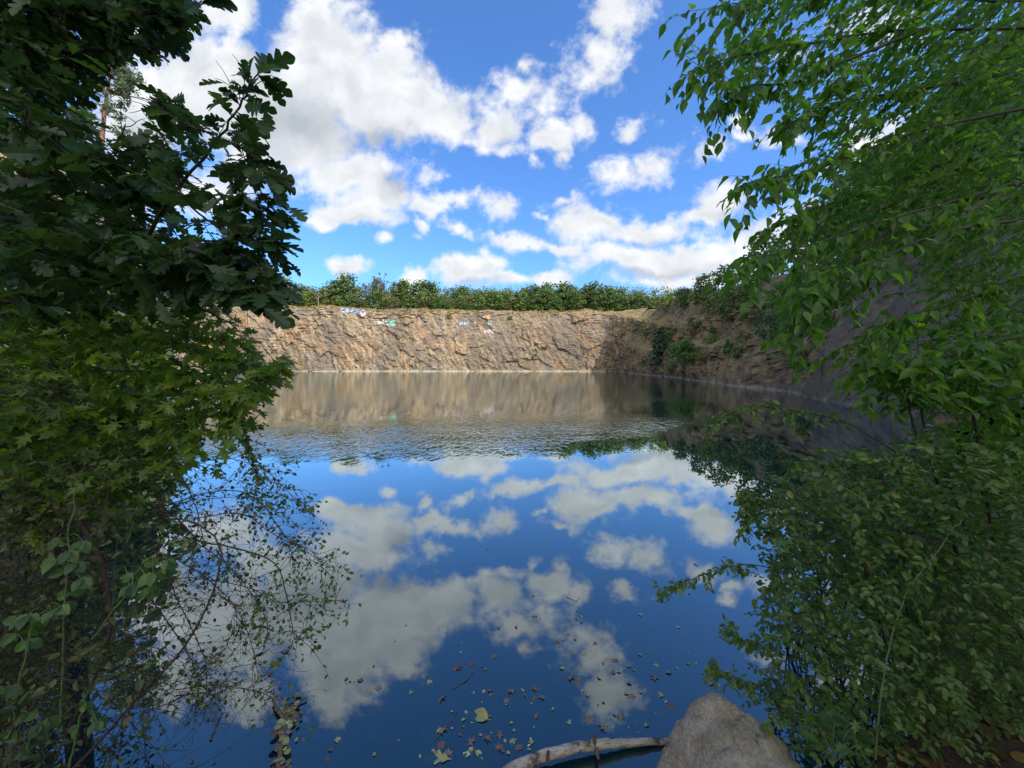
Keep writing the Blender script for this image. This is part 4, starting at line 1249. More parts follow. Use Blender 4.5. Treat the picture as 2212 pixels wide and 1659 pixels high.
# ---------------------------------------------------------------- arching wild rose at lower left
root = empty('rose_bush', (-1.75, 1.35, float(ground_z(-1.75, 1.35)[0])), 'wild rose with bare arching canes, few small leaves and dark hips over the water', 'bush')
T, L, n_hip = Tubes(), Leaves(), 0
base = np.array([-1.75, 1.35, float(ground_z(-1.75, 1.35)[0]) - .1])
arcs = [
    ([(60, 1720), (166, 1654), (299, 1504), (385, 1413), (444, 1317), (473, 1232), (476, 1189), (449, 1146), (369, 1114), (315, 1106)], 1.35, 1.75, .0062),
    ([(250, 1120), (315, 1106), (374, 1087), (454, 1063), (513, 1061), (566, 1087), (604, 1141), (622, 1168), (640, 1230)], 1.85, 1.65, .0035),
    ([(300, 1095), (374, 1114), (428, 1167), (481, 1178), (543, 1194), (597, 1221), (618, 1285), (631, 1349), (639, 1376), (655, 1384)], 1.8, 1.5, .004),
    ([(300, 930), (342, 975), (390, 1028), (422, 1093), (428, 1135), (417, 1199), (406, 1253)], 1.9, 1.7, .0035),
    ([(470, 830), (508, 879), (535, 959), (550, 1018), (560, 1040)], 1.75, 1.65, .003),
    ([(150, 1090), (187, 1146), (214, 1200), (235, 1280), (238, 1360), (214, 1440), (176, 1520), (120, 1640)], 1.7, 1.45, .0105),
    ([(330, 1180), (360, 1230), (385, 1300), (430, 1390), (445, 1450), (440, 1560)], 1.7, 1.5, .003),
    ([(300, 1260), (345, 1320), (400, 1400), (425, 1460), (430, 1500)], 1.7, 1.5, .003),
    ([(260, 1200), (330, 1190), (420, 1230), (500, 1300), (540, 1380), (560, 1470)], 1.7, 1.5, .0028),
    ([(300, 1140), (400, 1160), (500, 1230), (560, 1310), (590, 1400)], 1.8, 1.6, .0028),
    ([(340, 1010), (400, 1010), (480, 990), (560, 1010), (620, 1060), (650, 1110)], 1.9, 1.7, .0025),
    ([(330, 1250), (430, 1250), (540, 1270), (600, 1300), (680, 1300), (735, 1298)], 1.75, 1.55, .0022),
    ([(420, 1120), (520, 1110), (600, 1160), (670, 1190), (700, 1230)], 1.75, 1.6, .0025),
    ([(320, 1000), (350, 1090), (345, 1180), (320, 1300), (330, 1420)], 1.85, 1.55, .003),
    ([(380, 1490), (470, 1480), (540, 1490), (600, 1500)], 1.55, 1.45, .002),
    ([(310, 1540), (400, 1500), (470, 1420), (520, 1340)], 1.5, 1.5, .002),
]
for i, (pts, d0, d1, r) in enumerate(arcs):
    c = G(pts, d0, d1, 32, .002)
    T.add(c, (r, r * .35), 6)
    tw = side_twigs(T, c, 46, .145, 1.0, .15, 1.0, .12, .0013, 7, (.15, 0, -.1), .35)
    for pl in tw[:16]: tw += side_twigs(T, pl, 3, .09, 1.0, .2, 1, .12, .0009, 5, (.15, 0, 0), .35)
    den = .30 if i in (0, 5, 6, 7, 8, 9, 13, 14, 15) else .085
    leaves_along(L, SMALL, tw, den, .018, .3, droop=.4, spread=.9, flat=.7)
    if i in (1, 2, 4, 10, 11, 12): leaves_along(L, SMALL, tw, .034, .020, .7, droop=.4, spread=.9, flat=.7)
    if i == 4: leaves_along(L, SMALL, [c] * 3, .012, .024, .0, droop=.3, spread=1, flat=.7)
    for pl in tw[::11]:
        e = pl[-1]
        HP = Tubes()
        HP.add(np.array([e, e + [0, 0, -.004], e + [.001, 0, -.009], e + [.001, 0, -.015], e + [.001, 0, -.018]]), [.001, .0045, .006, .004, .0015], 6)
        if n_hip < 90: HP.build('hip', m_hip, root)
        n_hip += 1
T.build('cane', b_rose, root)
L.build('foliage', m_rose, root)

# ---------------------------------------------------------------- thicket along the left edge
root = empty('thorn_thicket', (-2.3, 1.9, float(ground_z(-2.3, 1.9)[0])), 'dense dark tangle of crossing stems and dull leaves at the left below the maple', 'bush')
T, L = Tubes(), Leaves()
for i in range(80):
    x0, y0 = rng.uniform(-3.7, -1.7), rng.uniform(1.1, 3.3)
    if ground_z(x0, y0)[0] < -.06: continue
    z0 = float(ground_z(x0, y0)[0]) - .05
    hgt_ = rng.uniform(.7, 2.2)
    d = np.array([rng.normal(.25, .5), rng.normal(0, .4), 0])
    c = spline([(x0, y0, z0), np.array([x0, y0, z0 + hgt_ * .55]) + d * .25, np.array([x0, y0, z0 + hgt_]) + d * .6, np.array([x0, y0, z0 + hgt_ * .95]) + d * 1.15], 18, .008)
    T.add(c, (rng.uniform(.003, .009), .0012), 5)
    tw = side_twigs(T, c, 24, .32, 1.0, .1, 1.0, .25, .0013, 6, (.1, 0, 0), .25)
    leaves_along(L, SMALL, tw, .055, .028, .1, droop=.35, spread=.9, flat=.8)
for poly, n, d0, d1 in (([(-60, 1000), (330, 1000), (270, 1100), (220, 1250), (150, 1400), (90, 1659), (-60, 1700)], 380, 1.5, 2.4), ([(-60, 850), (300, 870), (380, 950), (330, 1050), (-60, 1050)], 260, 1.8, 2.6)):
    b = scatter(poly, n, d0, d1)
    sprays(L, T, SMALL, b, (.3, 0, .2), .22, 7, .030, .4, .9, .3, dn=.9, flat=.8)
b = scatter([(-60, 1040), (350, 1060), (350, 1300), (310, 1500), (330, 1700), (-60, 1720)], 700, 1.35, 2.3)
sprays(L, T, SMALL, b, (.25, 0, .1), .34, 2, .026, .4, .9, .25, dn=1.0, flat=.8, twig_r=.0016)
T.build('stem', b_oak, root)
L.build('foliage', m_dim, root)

# brambles with lighter leaves
def bramble(stem_px, d, spots, label, size=.075):
    q = P(*stem_px[0], d)
    root = empty('bramble', tuple(q), label, 'bramble', None)
    size *= .66
    T, L = Tubes(), Leaves()
    c = G(stem_px, d, d, 20, .003)
    T.add(c, (.0035, .002), 6)
    for (x, y) in spots:
        e = P(x, y, d + rng.uniform(-.06, .06))
        s0 = c[np.argmin(np.linalg.norm(c - e, axis=1))]
        T.add(spline([s0, (s0 + e) / 2 + [0, 0, .02], e], 6), (.0014, .001), 4)
        out = nrm(e - s0 + rng.normal(0, .02, 3))
        for a in (-1.2, 0, 1.2):
            X_d = out * math.cos(a) + np.cross(out, [0, 0, 1.0]) * math.sin(a) + np.array([0, 0, -.45])
            L.add(BROAD, e[None], X_d[None], (np.array([.15, -.75, .7]) + rng.normal(0, .35, 3))[None], np.array([size * rng.uniform(.7, 1.1)]), np.array([rng.random()]))
    T.build('stem', b_green, root)
    L.build('foliage', m_bram, root)


bramble([(130, 1560), (135, 1450), (140, 1300), (150, 1180), (162, 1050)], 1.3, [(125, 1165), (150, 1190), (140, 1230), (165, 1215), (175, 1250), (150, 1280), (120, 1210), (180, 1170)], 'bramble shoot with clustered leaves on an upright green stem, left of the thick dark cane', .07)
bramble([(20, 1560), (60, 1400), (75, 1340), (100, 1320)], 1.25, [(40, 1340), (60, 1330), (35, 1370), (75, 1350), (60, 1385), (110, 1320), (130, 1310)], 'bramble spray with fresh green hanging leaves at the far left above the dry grass', .065)
bramble([(200, 1380), (260, 1300), (300, 1230), (330, 1200)], 1.3, [(270, 1225), (290, 1240), (310, 1210), (330, 1240), (350, 1230), (285, 1265), (320, 1270), (360, 1210)], 'bramble spray with broad pale green leaves beside the thick dark cane', .075)
bramble([(-20, 1700), (20, 1640), (30, 1560)], 1.15, [(30, 1520), (60, 1540), (20, 1580), (70, 1590), (40, 1630), (90, 1560), (10, 1490)], 'dull blue-green nettle-like leaves low in the bottom left corner', .07)
bramble([(150, 1659), (170, 1560), (185, 1500)], 1.2, [(185, 1490), (180, 1520), (200, 1545), (210, 1560), (170, 1570)], 'few small light leaves on a short stem above the dry grass', .045)

# dry grass at lower left
L = Leaves()
n = 2400
x = rng.uniform(-2.8, -1.2, n)
y = rng.uniform(.85, 2.1, n)
z = ground_z(x, y)
k = z > -.02
p = np.stack([x, y, z], 1)[k]
BLADE = template([(0, .02, 0), (.4, .018, 0), (.75, .012, 0), (1, .002, 0)], .1, -.35)
L.add(BLADE, p, rng.normal(0, .75, p.shape) + [0, 0, .8], rng.normal(0, 1, p.shape), rng.uniform(.10, .30, len(p)), rng.random(len(p)))
m_straw = leaf_mat('withered grass', [(0, (.07, .04, .022)), (.5, (.13, .085, .045)), (1, (.20, .15, .08))], .3, .8, 1.1, .1)
tag(L.build('withered_grass', m_straw, None), 'withered brown grass on the bank in the bottom left corner', 'grass', kind='stuff')

# scrub on the left bank further off
for i, (x, y, h, w, k, lb) in enumerate(((-7.5, 6.2, 2.6, 3.2, 'mid', 'sunlit green bush on the left bank behind the maple'), (-11, 9.0, 3.4, 4, 'fresh', 'light green bush on the left bank, higher than the sunlit one before it'), (-15, 11, 4.5, 4.5, 'olive', 'olive tree on the left bank behind the light green bush'), (-18, 17, 4.2, 5, 'mid', 'broad green tree at the foot of the left cliff'), (-10, 4.5, 4.8, 4, 'dark', 'dark tree at the far left behind the oak boughs'), (-6.5, 3.4, 3.4, 2.6, 'mid', 'slim green tree just behind the thicket at the left edge'))):
    o = make_tree('bush' if h < 4 else 'tree', lb, 'bush' if h < 4 else 'tree', None, h, w, k, 16, 110, .20, .06)
    o.location = (x, y, float(ground_z(x, y)[0]))

# ---------------------------------------------------------------- cherry on the right
root = empty('cherry_tree', (3.4, 1.7, float(ground_z(3.4, 1.7)[0])), 'near tree with pointed oval leaves hanging from long boughs sweeping in from the right', 'tree')
T, L = Tubes(), Leaves()
gz = float(ground_z(3.4, 1.7)[0])
TR = Tubes()
TR.add(spline([(3.4, 1.7, gz - .3), (3.3, 1.75, 2), (3.35, 1.7, 3.6), (3.2, 1.8, 5.4)], 14), (.13, .05), 9)
bl = [
    ([(2600, 40), (2230, 60), (1950, 65), (1770, 90), (1650, 110), (1560, 130), (1500, 150)], 2.3, 1.65),
    ([(2600, -60), (2230, 0), (2000, -10), (1800, -20), (1640, 0), (1540, 15)], 2.3, 1.7),
    ([(2600, 150), (2230, 230), (2000, 280), (1850, 330), (1750, 370), (1660, 385), (1600, 400)], 2.2, 1.6),
    ([(2600, 80), (2230, 150), (2000, 190), (1830, 220), (1740, 250), (1700, 285)], 2.4, 1.8),
    ([(2600, 330), (2230, 390), (2080, 430), (1930, 470), (1780, 520), (1690, 545), (1630, 560)], 2.1, 1.6),
    ([(2600, 400), (2230, 470), (2050, 500), (1900, 560), (1800, 610), (1730, 640)], 2.0, 1.55),
    ([(2600, 260), (2230, 330), (2050, 350), (1900, 410), (1760, 450), (1690, 480)], 2.6, 1.9),
    ([(2600, 520), (2230, 600), (2100, 640), (1950, 690), (1860, 740)], 2.1, 1.7),
    ([(2600, 650), (2230, 720), (2080, 760), (1960, 785), (1900, 795)], 1.9, 1.6),
    ([(2000, 60), (1830, 130), (1720, 175), (1620, 185), (1560, 200)], 2.0, 1.75),
    ([(1950, 470), (1850, 560), (1770, 640), (1740, 690)], 1.9, 1.7),
]
for i, (pts, d0, d1) in enumerate(bl):
    c = G(pts, d0, d1, 34, .004)
    T.add(c, (.009, .0015), 6)
    tw = side_twigs(T, c, 46, .17, .9, .2, 1.0, .3, .0013, 6, (-.3, 0, -.1))
    leaves_along(L, OVATE, tw, .026, .060, .2, droop=.6, spread=.7, flat=.5)
    leaves_along(L, OVATE, [c[10:]], .022, .062, .0, droop=.6, spread=.7, flat=.5)
slabhole = [([(1765, 745), (1850, 650), (2000, 560), (2040, 640), (1900, 745), (1850, 860), (1770, 860)], .9)]
TW = (-.85, .1, -.2)
for poly, n, d0, d1 in (
    ([(1590, -60), (1640, 60), (1600, 130), (1620, 165), (1720, 190), (1800, 260), (1760, 330), (1700, 385), (1800, 400), (1760, 440), (1730, 520), (1700, 570), (1780, 640), (1830, 690), (1900, 760), (2270, 790), (2270, -60)], 950, 1.9, 2.7),
    ([(1800, -60), (1800, 250), (1850, 420), (1760, 540), (1900, 600), (2270, 800), (2270, -60)], 650, 2.4, 3.4)):
    b = scatter(poly, n, d0, d1, slabhole)
    sprays(L, T, OVATE, b, TW, .17, 8, .052, .3, .8, .12, dn=.4, flat=.4)
TR.build('trunk', b_oak, root)
T.build('branch', b_oak, root)
L.build('foliage', m_dog, root)

# ---------------------------------------------------------------- hawthorn and rose at right
root = empty('elder_shrub', (1.95, 1.75, float(ground_z(1.95, 1.75)[0])), 'shrub with thin dark upright stems and fresh leaves above the leafy rose bush', 'shrub')
T, L = Tubes(), Leaves()
for pts, d in (([(2080, 1250), (2012, 997), (1992, 966), (1976, 925), (1962, 875), (1953, 827), (1945, 790)], 1.75), ([(2110, 1200), (2031, 997), (1998, 919), (1984, 852), (1975, 810)], 1.8), ([(2150, 1200), (2120, 1000), (2100, 880), (2080, 780)], 1.9)):
    c = G(pts, d, d, 20, .003)
    T.add(c, (.008, .003), 6)
    tw = side_twigs(T, c[8:], 16, .22, 1, .3, 1, .1, .0015)
    leaves_along(L, OVATE, tw, .03, .06, .2, droop=.4, spread=.9, flat=.5)
for poly, n, d0, d1 in (([(1850, 810), (1920, 770), (2270, 740), (2270, 870), (2060, 880), (1990, 840), (1900, 850)], 150, 1.6, 2.1), ([(2060, 860), (2270, 840), (2270, 1080), (2100, 1060), (2050, 960)], 170, 1.7, 2.4)):
    b = scatter(poly, n, d0, d1)
    sprays(L, T, OVATE, b, (-.5, -.2, .15), .16, 6, .055, .35, .9, .1, dn=.7, flat=.5)
T.build('stem', b_oak, root)
L.build('foliage', m_dog, root)

root = empty('rose_bush', (1.75, 1.9, float(ground_z(1.75, 1.9)[0])), 'big leafy rose bush with masses of tiny leaves behind the grey boulder', 'bush')
T, L = Tubes(), Leaves()
for pts, d0, d1, r in (([(1970, 1000), (1890, 948), (1810, 906), (1703, 884), (1612, 879), (1560, 905), (1526, 932)], 1.7, 1.55, .0035), ([(1720, 1240), (1640, 1222), (1590, 1222), (1530, 1237), (1470, 1262), (1425, 1278)], 1.65, 1.55, .003), ([(1720, 1200), (1650, 1140), (1620, 1100), (1600, 1150)], 1.8, 1.7, .002),
                       ([(1700, 1350), (1640, 1390), (1600, 1380), (1570, 1360)], 1.7, 1.6, .002), ([(1720, 1500), (1640, 1480), (1580, 1470), (1530, 1440)], 1.7, 1.6, .0018), ([(1650, 1110), (1620, 1060), (1600, 1090)], 1.8, 1.75, .0015),
                       ([(2100, 1060), (1990, 1000), (1900, 985), (1800, 1000), (1720, 1000)], 1.9, 1.7, .003), ([(1750, 1150), (1680, 1090), (1630, 1085), (1610, 1110)], 1.8, 1.7, .002)):
    c = G(pts, d0, d1, 26, .002)
    T.add(c, (r, r * .4), 5)
    tw = side_twigs(T, c, 24, .055, 1.0, .25, 1, .2, .0009)
    leaves_along(L, SMALL, tw, .010, .028, .1, droop=.3, spread=.9, flat=.55, tints=(.2, .95))
    leaves_along(L, SMALL, [c[8:]], .012, .03, .0, droop=.3, spread=.9, flat=.55, tints=(.2, .95))
for i in range(34):
    x0, y0 = rng.uniform(1.75, 2.9), rng.uniform(1.5, 2.8)
    z0 = float(ground_z(x0, y0)[0])
    e = scatter([(1660, 1010), (1640, 1400), (1800, 1500), (2212, 1300), (2212, 980)], 1, 1.5, 2.4)[0]
    T.add(spline([(x0, y0, z0 - .05), (np.array([x0, y0, z0]) + e) / 2 + [0, 0, .25], e], 14, .006), (.006, .002), 5)
water_gap = [([(1640, 1270), (1720, 1290), (1760, 1420), (1740, 1520), (1640, 1480)], .45), ([(1740, 1380), (1850, 1420), (1830, 1520), (1720, 1520)], .4)]
for poly, n, d0, d1, hz in (
    ([(1720, 1010), (1650, 1090), (1665, 1180), (1650, 1320), (1640, 1490), (1720, 1600), (1850, 1640), (2270, 1560), (2270, 960), (2000, 945), (1830, 985)], 2100, 1.45, 2.2, water_gap),
    ([(1780, 1010), (1700, 1100), (1720, 1400), (1850, 1560), (2270, 1600), (2270, 960), (2000, 960)], 1500, 2.2, 3.2, ())):
    b = scatter(poly, n, d0, d1, hz)
    sprays(L, T, SMALL, b, (-.45, -.35, .1), .12, 9, .029, .3, .9, .2, dn=.7, flat=.6, twig_r=.001)
T.build('stem', b_rose, root)
L.build('foliage', m_rose, root)
cane = empty('green_cane', tuple(P(1895, 1600, 1.32)), 'long pale green cane arching up in front of the leafy rose bush', 'cane')
T, L = Tubes(), Leaves()
c = G([(1890, 1640), (1901, 1521), (1911, 1441), (1928, 1371), (1949, 1307), (1976, 1253), (2024, 1194), (2060, 1140), (2085, 1122)], 1.38, 1.5, 30, .002)
T.add(c, (.0034, .0016), 6)
tw = side_twigs(T, c, 7, .10, 1, .1, .9, .2, .0012)
leaves_along(L, SMALL, tw, .022, .034, .3, droop=.3, spread=.9, flat=.6)
T.build('stem', b_green, cane)
L.build('foliage', m_bram, cane)

# small plant beside the boulder
root = empty('bramble', tuple(P(1800, 1640, 1.35)), 'low pale leaves at the right foot of the boulder', 'bramble')
T, L = Tubes(), Leaves()
for x, y in ((1760, 1560), (1790, 1590), (1720, 1570), (1830, 1600), (1800, 1545), (1850, 1560), (1740, 1610), (1880, 1610)):
    s0, e = P(1800, 1650, 1.38), P(x, y, 1.38 + rng.uniform(-.08, .1))
    T.add(spline([s0, (s0 + e) / 2 + [0, 0, .03], e], 6), (.002, .001), 4)
    L.add(MAPLE, np.tile(e, (4, 1)) + rng.normal(0, .015, (4, 3)), rng.normal(0, 1, (4, 3)) * [1, 1, .4], np.array([0, -.3, 1.]) + rng.normal(0, .4, (4, 3)), rng.uniform(.04, .07, 4), rng.random(4))
T.build('stem', b_green, root)
L.build('foliage', m_bram, root)

# leaf litter on the right bank
L = Leaves()
n = 1100
x, y = rng.uniform(.85, 2.9, n), rng.uniform(.85, 2.1, n)
p = np.stack([x, y, ground_z(x, y) + .008], 1)
L.add(ROUND, p, rng.normal(0, 1, (n, 3)) * [1, 1, .25], np.array([0, 0, 1.]) + rng.normal(0, .35, (n, 3)), rng.uniform(.025, .07, n), rng.random(n))
m_lit = leaf_mat('fallen leaf', [(0, (.045, .022, .012)), (.6, (.11, .055, .025)), (.9, (.17, .10, .035)), (1, (.36, .28, .06))], .15, .7, 1.0, .2)
tag(L.build('leaf_litter', m_lit, None), 'brown fallen leaves on the bank beside the boulder', 'leaf litter', kind='stuff')

# unseen cumulus shape added to shade the near water and the side cliff
m_blocker, nt = new_mat('sun_blocker')
p = nd(nt, 'ShaderNodeBsdfDiffuse', {'Color': (.85, .85, .87, 1)})
nd(nt, 'ShaderNodeOutputMaterial', {0: p.outputs[0]})
bm = bmesh.new()
for x, y, r in ((12.8, 2, 15), (20, 22, 22), (38, 55, 26), (54, 92, 25), (62, 122, 17), (14, -12, 20), (60, 50, 24)):
    q = np.array([x, y, 3.0]) + sd * 420
    res = bmesh.ops.create_icosphere(bm, subdivisions=4, radius=r)
    for v in res['verts']: v.co = Vector((v.co.x + q[0], v.co.y + q[1], v.co.z * .8 + q[2]))
co_ = np.array([v.co for v in bm.verts])
dd = fbm(co_ * .09, 4, 990) * 4
bm.normal_update()
for v, k in zip(bm.verts, dd): v.co += v.normal * k
me = bpy.data.meshes.new('sun_blocker')
bm.to_mesh(me)
bm.free()
me.materials.append(m_blocker)
o = bpy.data.objects.new('sun_blocker', me)
COL.objects.link(o)
tag(o, 'unseen cumulus shape added high behind the viewer to shade the near bank', 'sun_blocker')

# unseen bushes added right of the viewer to darken the near corner
for x, y, w, h, lb in ((3.1, -.9, 2.0, 2.6, 'unseen dense bush added at the right hand of the viewer for shade'), (2.2, -2.2, 1.6, 2.0, 'unseen lower bush added behind the viewer on the boulder side for shade')):
    z = float(ground_z(x, y)[0])
    root = empty('shade_bush', (x, y, z), lb, 'bush')
    T, L = Tubes(), Leaves()
    for i in range(12):
        e = np.array([x + rng.normal(0, w * .4), y + rng.normal(0, .35), z + h * rng.uniform(.6, 1)])
        T.add(spline([(x + rng.normal(0, .15), y + rng.normal(0, .15), z - .1), (x, y, z + h * .4), e], 10, .01), (.014, .003), 5)
    n = 2600
    v = nrm(rng.normal(0, 1, (n, 3)))
    pos = np.array([x, y, z + h * .55]) + v * (rng.random(n) ** .4)[:, None] * np.array([w * .62, .85, h * .5])
    pos = pos[pos[:, 1] < .1]
    L.add(ROUND, pos, rng.normal(0, 1, pos.shape), np.array([0, 0, .7]) + rng.normal(0, .6, pos.shape), rng.uniform(.07, .13, len(pos)), rng.random(len(pos)))
    T.build('stem', b_oak, root)
    L.build('foliage', m_back, root)

# ================================================================== boulder, driftwood, floating things
bm = bmesh.new()
pts = [(.86, 1.70, .44), (.93, 1.69, .47), (1.00, 1.60, .46), (1.14, 1.50, .38), (1.24, 1.28, .34), (.98, 1.15, .50), (.74, 1.30, .40), (.66, 1.42, .28), (.50, 1.70, -.35), (.42, 1.10, -.35), (1.28, 1.0, -.3), (1.32, 1.58, -.35), (.9, 1.98, -.4), (.58, 1.56, .10), (.52, 1.2, .12)]
for q in pts: bm.verts.new((q[0], q[1], q[2] - (.075 if q[2] > .2 else 0)))
bmesh.ops.convex_hull(bm, input=bm.verts)
bmesh.ops.triangulate(bm, faces=bm.faces)
for _ in range(5): bmesh.ops.subdivide_edges(bm, edges=bm.edges, cuts=1, use_grid_fill=True)
bmesh.ops.smooth_vert(bm, verts=bm.verts, factor=.1, use_axis_x=True, use_axis_y=True, use_axis_z=True)
co_ = np.array([v.co for v in bm.verts])
dd = fbm(co_ * 5, 4, 900) * .03 + fbm(co_ * 24, 3, 910) * .008 + (blocks(co_ * 4.2, 920) * .035) + blocks(co_ * 11, 930) * .012
bm.normal_update()
for v, k in zip(bm.verts, dd): v.co += v.normal * k
me = bpy.data.meshes.new('boulder')
bm.to_mesh(me)
bm.free()
for q in me.polygons: q.use_smooth = True
m_b, nt = new_mat('granite')
g = nd(nt, 'ShaderNodeNewGeometry')
f1 = noise(nt, g.outputs['Position'], 90, 5, .7).outputs[0]
f2 = noise(nt, g.outputs['Position'], 9, 6, .65).outputs[0]
f3 = nd(nt, 'ShaderNodeTexVoronoi', {'Vector': g.outputs['Position'], 'Scale': 140.0}).outputs['Color']
c = ramp(nt, f2, [(.3, (.20, .165, .115)), (.5, (.31, .262, .19)), (.7, (.43, .375, .285))])
c = mixc(nt, .7, c, ramp(nt, f1, [(.3, (.35, .35, .35)), (.5, (.95, .95, .95)), (.72, (1.6, 1.6, 1.55))]), 'MULTIPLY')
c = mixc(nt, maprange(nt, noise(nt, g.outputs['Position'], 3.5, 5, .6).outputs[0], .55, .7), c, mixc(nt, .5, c, (.10, .11, .05)))
bp = nd(nt, 'ShaderNodeBump', {'Strength': .7, 'Distance': .012, 'Height': mth(nt, 'ADD', f1, f2)})
p = nd(nt, 'ShaderNodeBsdfPrincipled', {'Base Color': c, 'Roughness': .85, 'Normal': bp.outputs[0]})
nd(nt, 'ShaderNodeOutputMaterial', {0: p.outputs[0]})
me.materials.append(m_b)
o = bpy.data.objects.new('boulder', me)
COL.objects.link(o)
tag(o, 'angular grey granite boulder with a sloping top at the water edge', 'boulder')

m_drift, nt = new_mat('weathered driftwood')
g = nd(nt, 'ShaderNodeNewGeometry')
mp = nd(nt, 'ShaderNodeMapping', {'Vector': g.outputs['Position'], 'Rotation': (0, 0, -.15), 'Scale': (.12, 1, 1)})
s1 = noise(nt, mp.outputs[0], 110, 5, .7).outputs[0]
s2 = noise(nt, g.outputs['Position'], 11, 5, .65).outputs[0]
c = ramp(nt, s1, [(.3, (.16, .12, .09)), (.5, (.36, .32, .27)), (.7, (.56, .52, .46))])
c = mixc(nt, maprange(nt, s2, .52, .62), c, (.085, .055, .036))
bp = nd(nt, 'ShaderNodeBump', {'Strength': .8, 'Distance': .006, 'Height': mth(nt, 'SUBTRACT', s1, s2)})
p = nd(nt, 'ShaderNodeBsdfPrincipled', {'Base Color': c, 'Roughness': .8, 'Normal': bp.outputs[0]})
nd(nt, 'ShaderNodeOutputMaterial', {0: p.outputs[0]})
m_knot = bark_mat('broken branch stub', (.10, .05, .03), (.20, .11, .06), 40)
root = empty('driftwood_branch', tuple(W(1280, 1610, 0)), 'pale bleached driftwood branch lying in the water against the boulder', 'branch')
T = Tubes()
cl = spline([W(1000, 1760, .02), W(1100, 1668, .035), W(1180, 1632, .045), W(1270, 1611, .045), (W(1345, 1605, .03)), W(1425, 1602, .015), W(1480, 1604, -.02)], 40, .0028)
rr = np.interp(np.linspace(0, 1, 40), [0, .25, .55, .8, 1], [.029, .027, .021, .015, .010]) * (1 + .16 * fbm(np.stack([np.arange(40) * .5] * 3, 1), 3, 33))
T.add(cl, rr, 12)
T.build('branch_stem', m_drift, root)
for (x, y), (dx, dy, dz), l in (((1182, 1640), (.1, -.2, 1), .05), ((1284, 1612), (.0, .1, 1), .05), ((1286, 1612), (.1, -1, -.3), .05)):
    T = Tubes()
    q = W(x, y, .045)
    T.add(np.array([q, q + nrm(np.array([dx, dy, dz])) * l * .6, q + nrm(np.array([dx, dy, dz])) * l]), (.011, .006), 7)
    T.build('stub', m_knot, root)

m_fl = leaf_mat('floating leaf', [(0, (.11, .055, .042)), (.3, (.20, .115, .08)), (.5, (.25, .18, .11)), (.68, (.32, .32, .12)), (.85, (.38, .41, .20)), (1, (.62, .60, .52))], .1, .4, 1.0)
m_half = bark_mat('half-sunk bark', (.07, .045, .03), (.22, .17, .13), 30)
root = empty('sunken_branch', tuple(W(610, 1560, 0)), 'half-sunken forked branch covered with rotting leaves, floating left of the open water', 'branch')
T = Tubes()
c = spline([W(600, 1720, -.01), W(604, 1640, .0), W(612, 1590, .005), W(625, 1550, .01), W(640, 1520, .01)], 18, .003)
T.add(c, (.016, .008), 7)
T.add(spline([W(618, 1560, .01), W(600, 1535, .02), W(590, 1515, .015)], 8, .002), (.010, .006), 6)
T.add(spline([W(630, 1535, .01), W(645, 1515, .015), W(662, 1509, .01)], 8, .002), (.008, .004), 6)
T.build('branch_stem', m_half, root)
L = Leaves()
n = 90
b = c[rng.integers(0, 18, n)] + rng.normal(0, .022, (n, 3)) * [1, 1.2, .12] + [0, 0, .012]
L.add(ROUND, b, rng.normal(0, 1, (n, 3)) * [1, 1, .2], np.array([0, 0, 1.]) + rng.normal(0, .3, (n, 3)), rng.uniform(.015, .045, n), rng.random(n) * .9)
L.build('foliage', m_fl, root)

twm = bark_mat('wet twig bark', (.05, .035, .028), (.14, .10, .08), 60)
for pts, r, lb in (([(545, 1357), (565, 1352), (590, 1362)], .007, 'short reddish brown stick floating under the rose canes'), ([(980, 1488), (1010, 1468), (1025, 1450), (1045, 1440)], .003, 'thin crooked twig floating near the middle of the dark water'), ([(455, 1600), (470, 1560), (480, 1540)], .006, 'short bark-covered stick floating left of the sunken branch'), ([(1225, 1290), (1245, 1300)], .003, 'tiny twig floating far out beyond the leaves'), ([(940, 1600), (975, 1560), (990, 1530)], .002, 'thin pale stalk floating left of the leaf cluster'), ([(1555, 1375), (1580, 1390), (1600, 1385)], .002, 'thin stalk floating beside the right-hand rose twigs')):
    T = Tubes()
    T.add(spline([W(x, y, .002) for x, y in pts], 10, .002), (r, r * .5), 6)
    T.add(spline([W(*pts[1], .002), W(pts[1][0] + 6, pts[1][1] - 8, .003)], 4), (r * .6, r * .3), 5)
    tag(T.build('twig', twm, None), lb, 'twig', 'twigs floating on the water')

FK = {
    'pale': ('small pale yellow-green oval leaf floating flat on the dark water', OVATE, (.76, .9), .055),
    'brown': ('curled brown leaf floating on the dark water', MAPLE, (.12, .45), .065),
    'green': ('dull green leaf floating flat on the dark water', OVATE, (.6, .75), .06),
    'white': ('tiny whitish leaf fragment floating on the dark water', OVATE, (.93, 1.0), .020),
    'red': ('small reddish brown round leaf floating on the dark water', ROUND, (.02, .2), .045),
}
protos = {}
for k, (lb, tm, tr, size) in FK.items():
    protos[k] = []
    for j in range(4):
        L = Leaves()
        L.add(tm, np.array([[-.5 * size, 0, 0.]]), np.array([[1., 0, 0]]), np.array([[.05 * rng.normal(), .1 * rng.normal(), 1.]]), np.array([size]), np.array([rng.uniform(*tr)]))
        o = L.build('floating_leaf', m_fl, None)
        protos[k].append(o)
first = {id(o): True for k in protos for o in protos[k]}
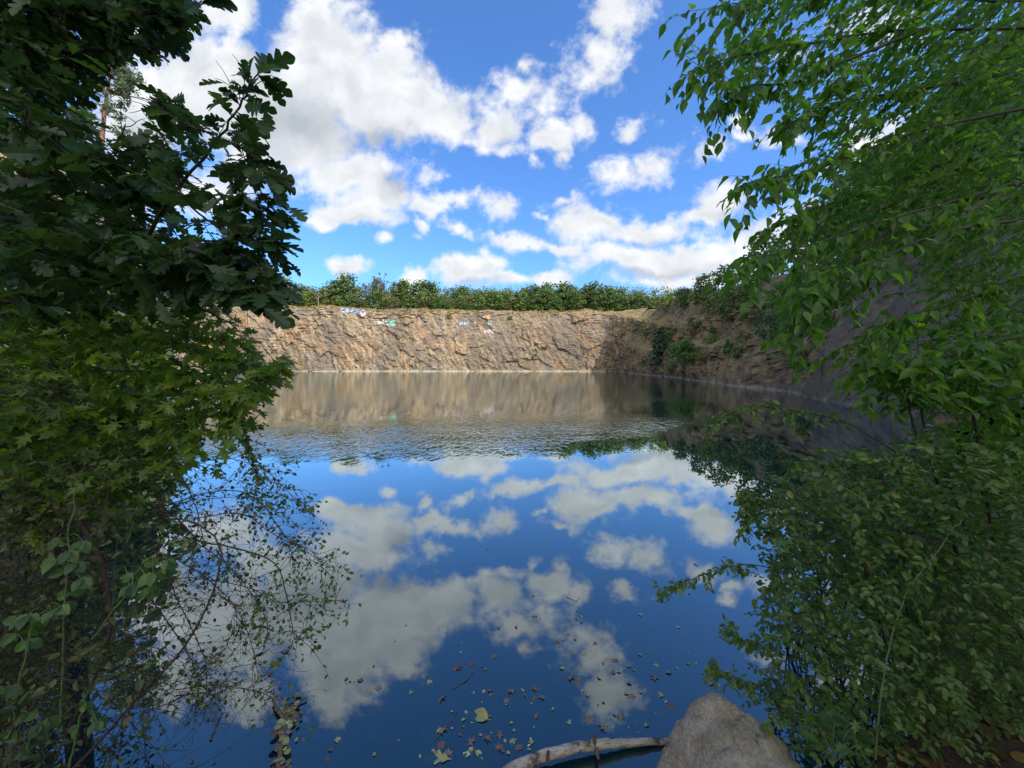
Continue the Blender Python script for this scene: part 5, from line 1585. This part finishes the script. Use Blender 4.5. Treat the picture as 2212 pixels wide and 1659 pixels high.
areas = [([(880, 1330), (1560, 1330), (1600, 1480), (1450, 1590), (1150, 1610), (900, 1659), (700, 1659), (760, 1480)], 90), ([(960, 1490), (1200, 1490), (1150, 1640), (900, 1650)], 78), ([(1200, 1380), (1420, 1380), (1420, 1580), (1230, 1580)], 66), ([(740, 1450), (820, 1430), (830, 1500), (750, 1500)], 12),
         ([(520, 1330), (720, 1350), (700, 1450), (540, 1450)], 12), ([(1000, 1180), (1600, 1180), (1580, 1330), (1000, 1330)], 16), ([(690, 1180), (800, 1230), (720, 1300)], 4)]
for poly, n in areas:
    pl = scatter(poly, n, 1, 1)
    for q in pl:
        d = q - np.array([0, 0, EYE])
        q = np.array([0, 0, EYE]) + d * (-EYE / d[2])
        k = rng.choice(['pale', 'brown', 'green', 'white', 'red'], p=[.15, .38, .15, .14, .18])
        o = protos[k][rng.integers(4)]
        sub = k in ('brown', 'red') and rng.random() < .6
        s = rng.uniform(.4, 1.05)
        z = -rng.uniform(.01, .09) if sub else .003
        if first[id(o)]:
            first[id(o)] = False
        else:
            o = dup(o, (0, 0, 0))
        o.location = (q[0], q[1], z)
        o.rotation_euler = (rng.normal(0, .25), rng.normal(0, .25), rng.uniform(0, 6.28)) if sub else (rng.normal(0, .05), rng.normal(0, .05), rng.uniform(0, 6.28))
        o.scale = (s, s * rng.uniform(.7, 1.1), s)
        tag(o, FK[k][0] + (', just under the surface' if sub else ''), 'leaf', k + ' floating leaves' + (' under the surface' if sub else ''))
for k in protos:
    for o in protos[k]:
        if first[id(o)]: bpy.data.objects.remove(o)
L = Leaves()
q = W(1060, 1555, .006)
L.add(OVATE, q[None], np.array([[-.85, .35, .10]]), np.array([[.1, -.45, 1.]]), np.array([.13]), np.array([.70]))
tag(L.build('folded_leaf', m_fl, None), 'largest floating leaf, a folded yellow-green pointed leaf in the middle of the leaf cluster', 'leaf')
L = Leaves()
q = W(975, 1640, .004)
L.add(OAK, q[None], np.array([[-.8, .1, .03]]), np.array([[.1, -.1, 1.]]), np.array([.14]), np.array([.74]))
tag(L.build('oak_leaf', m_fl, None), 'long yellow-green lobed leaf floating near the lower edge of the leaf cluster', 'leaf')
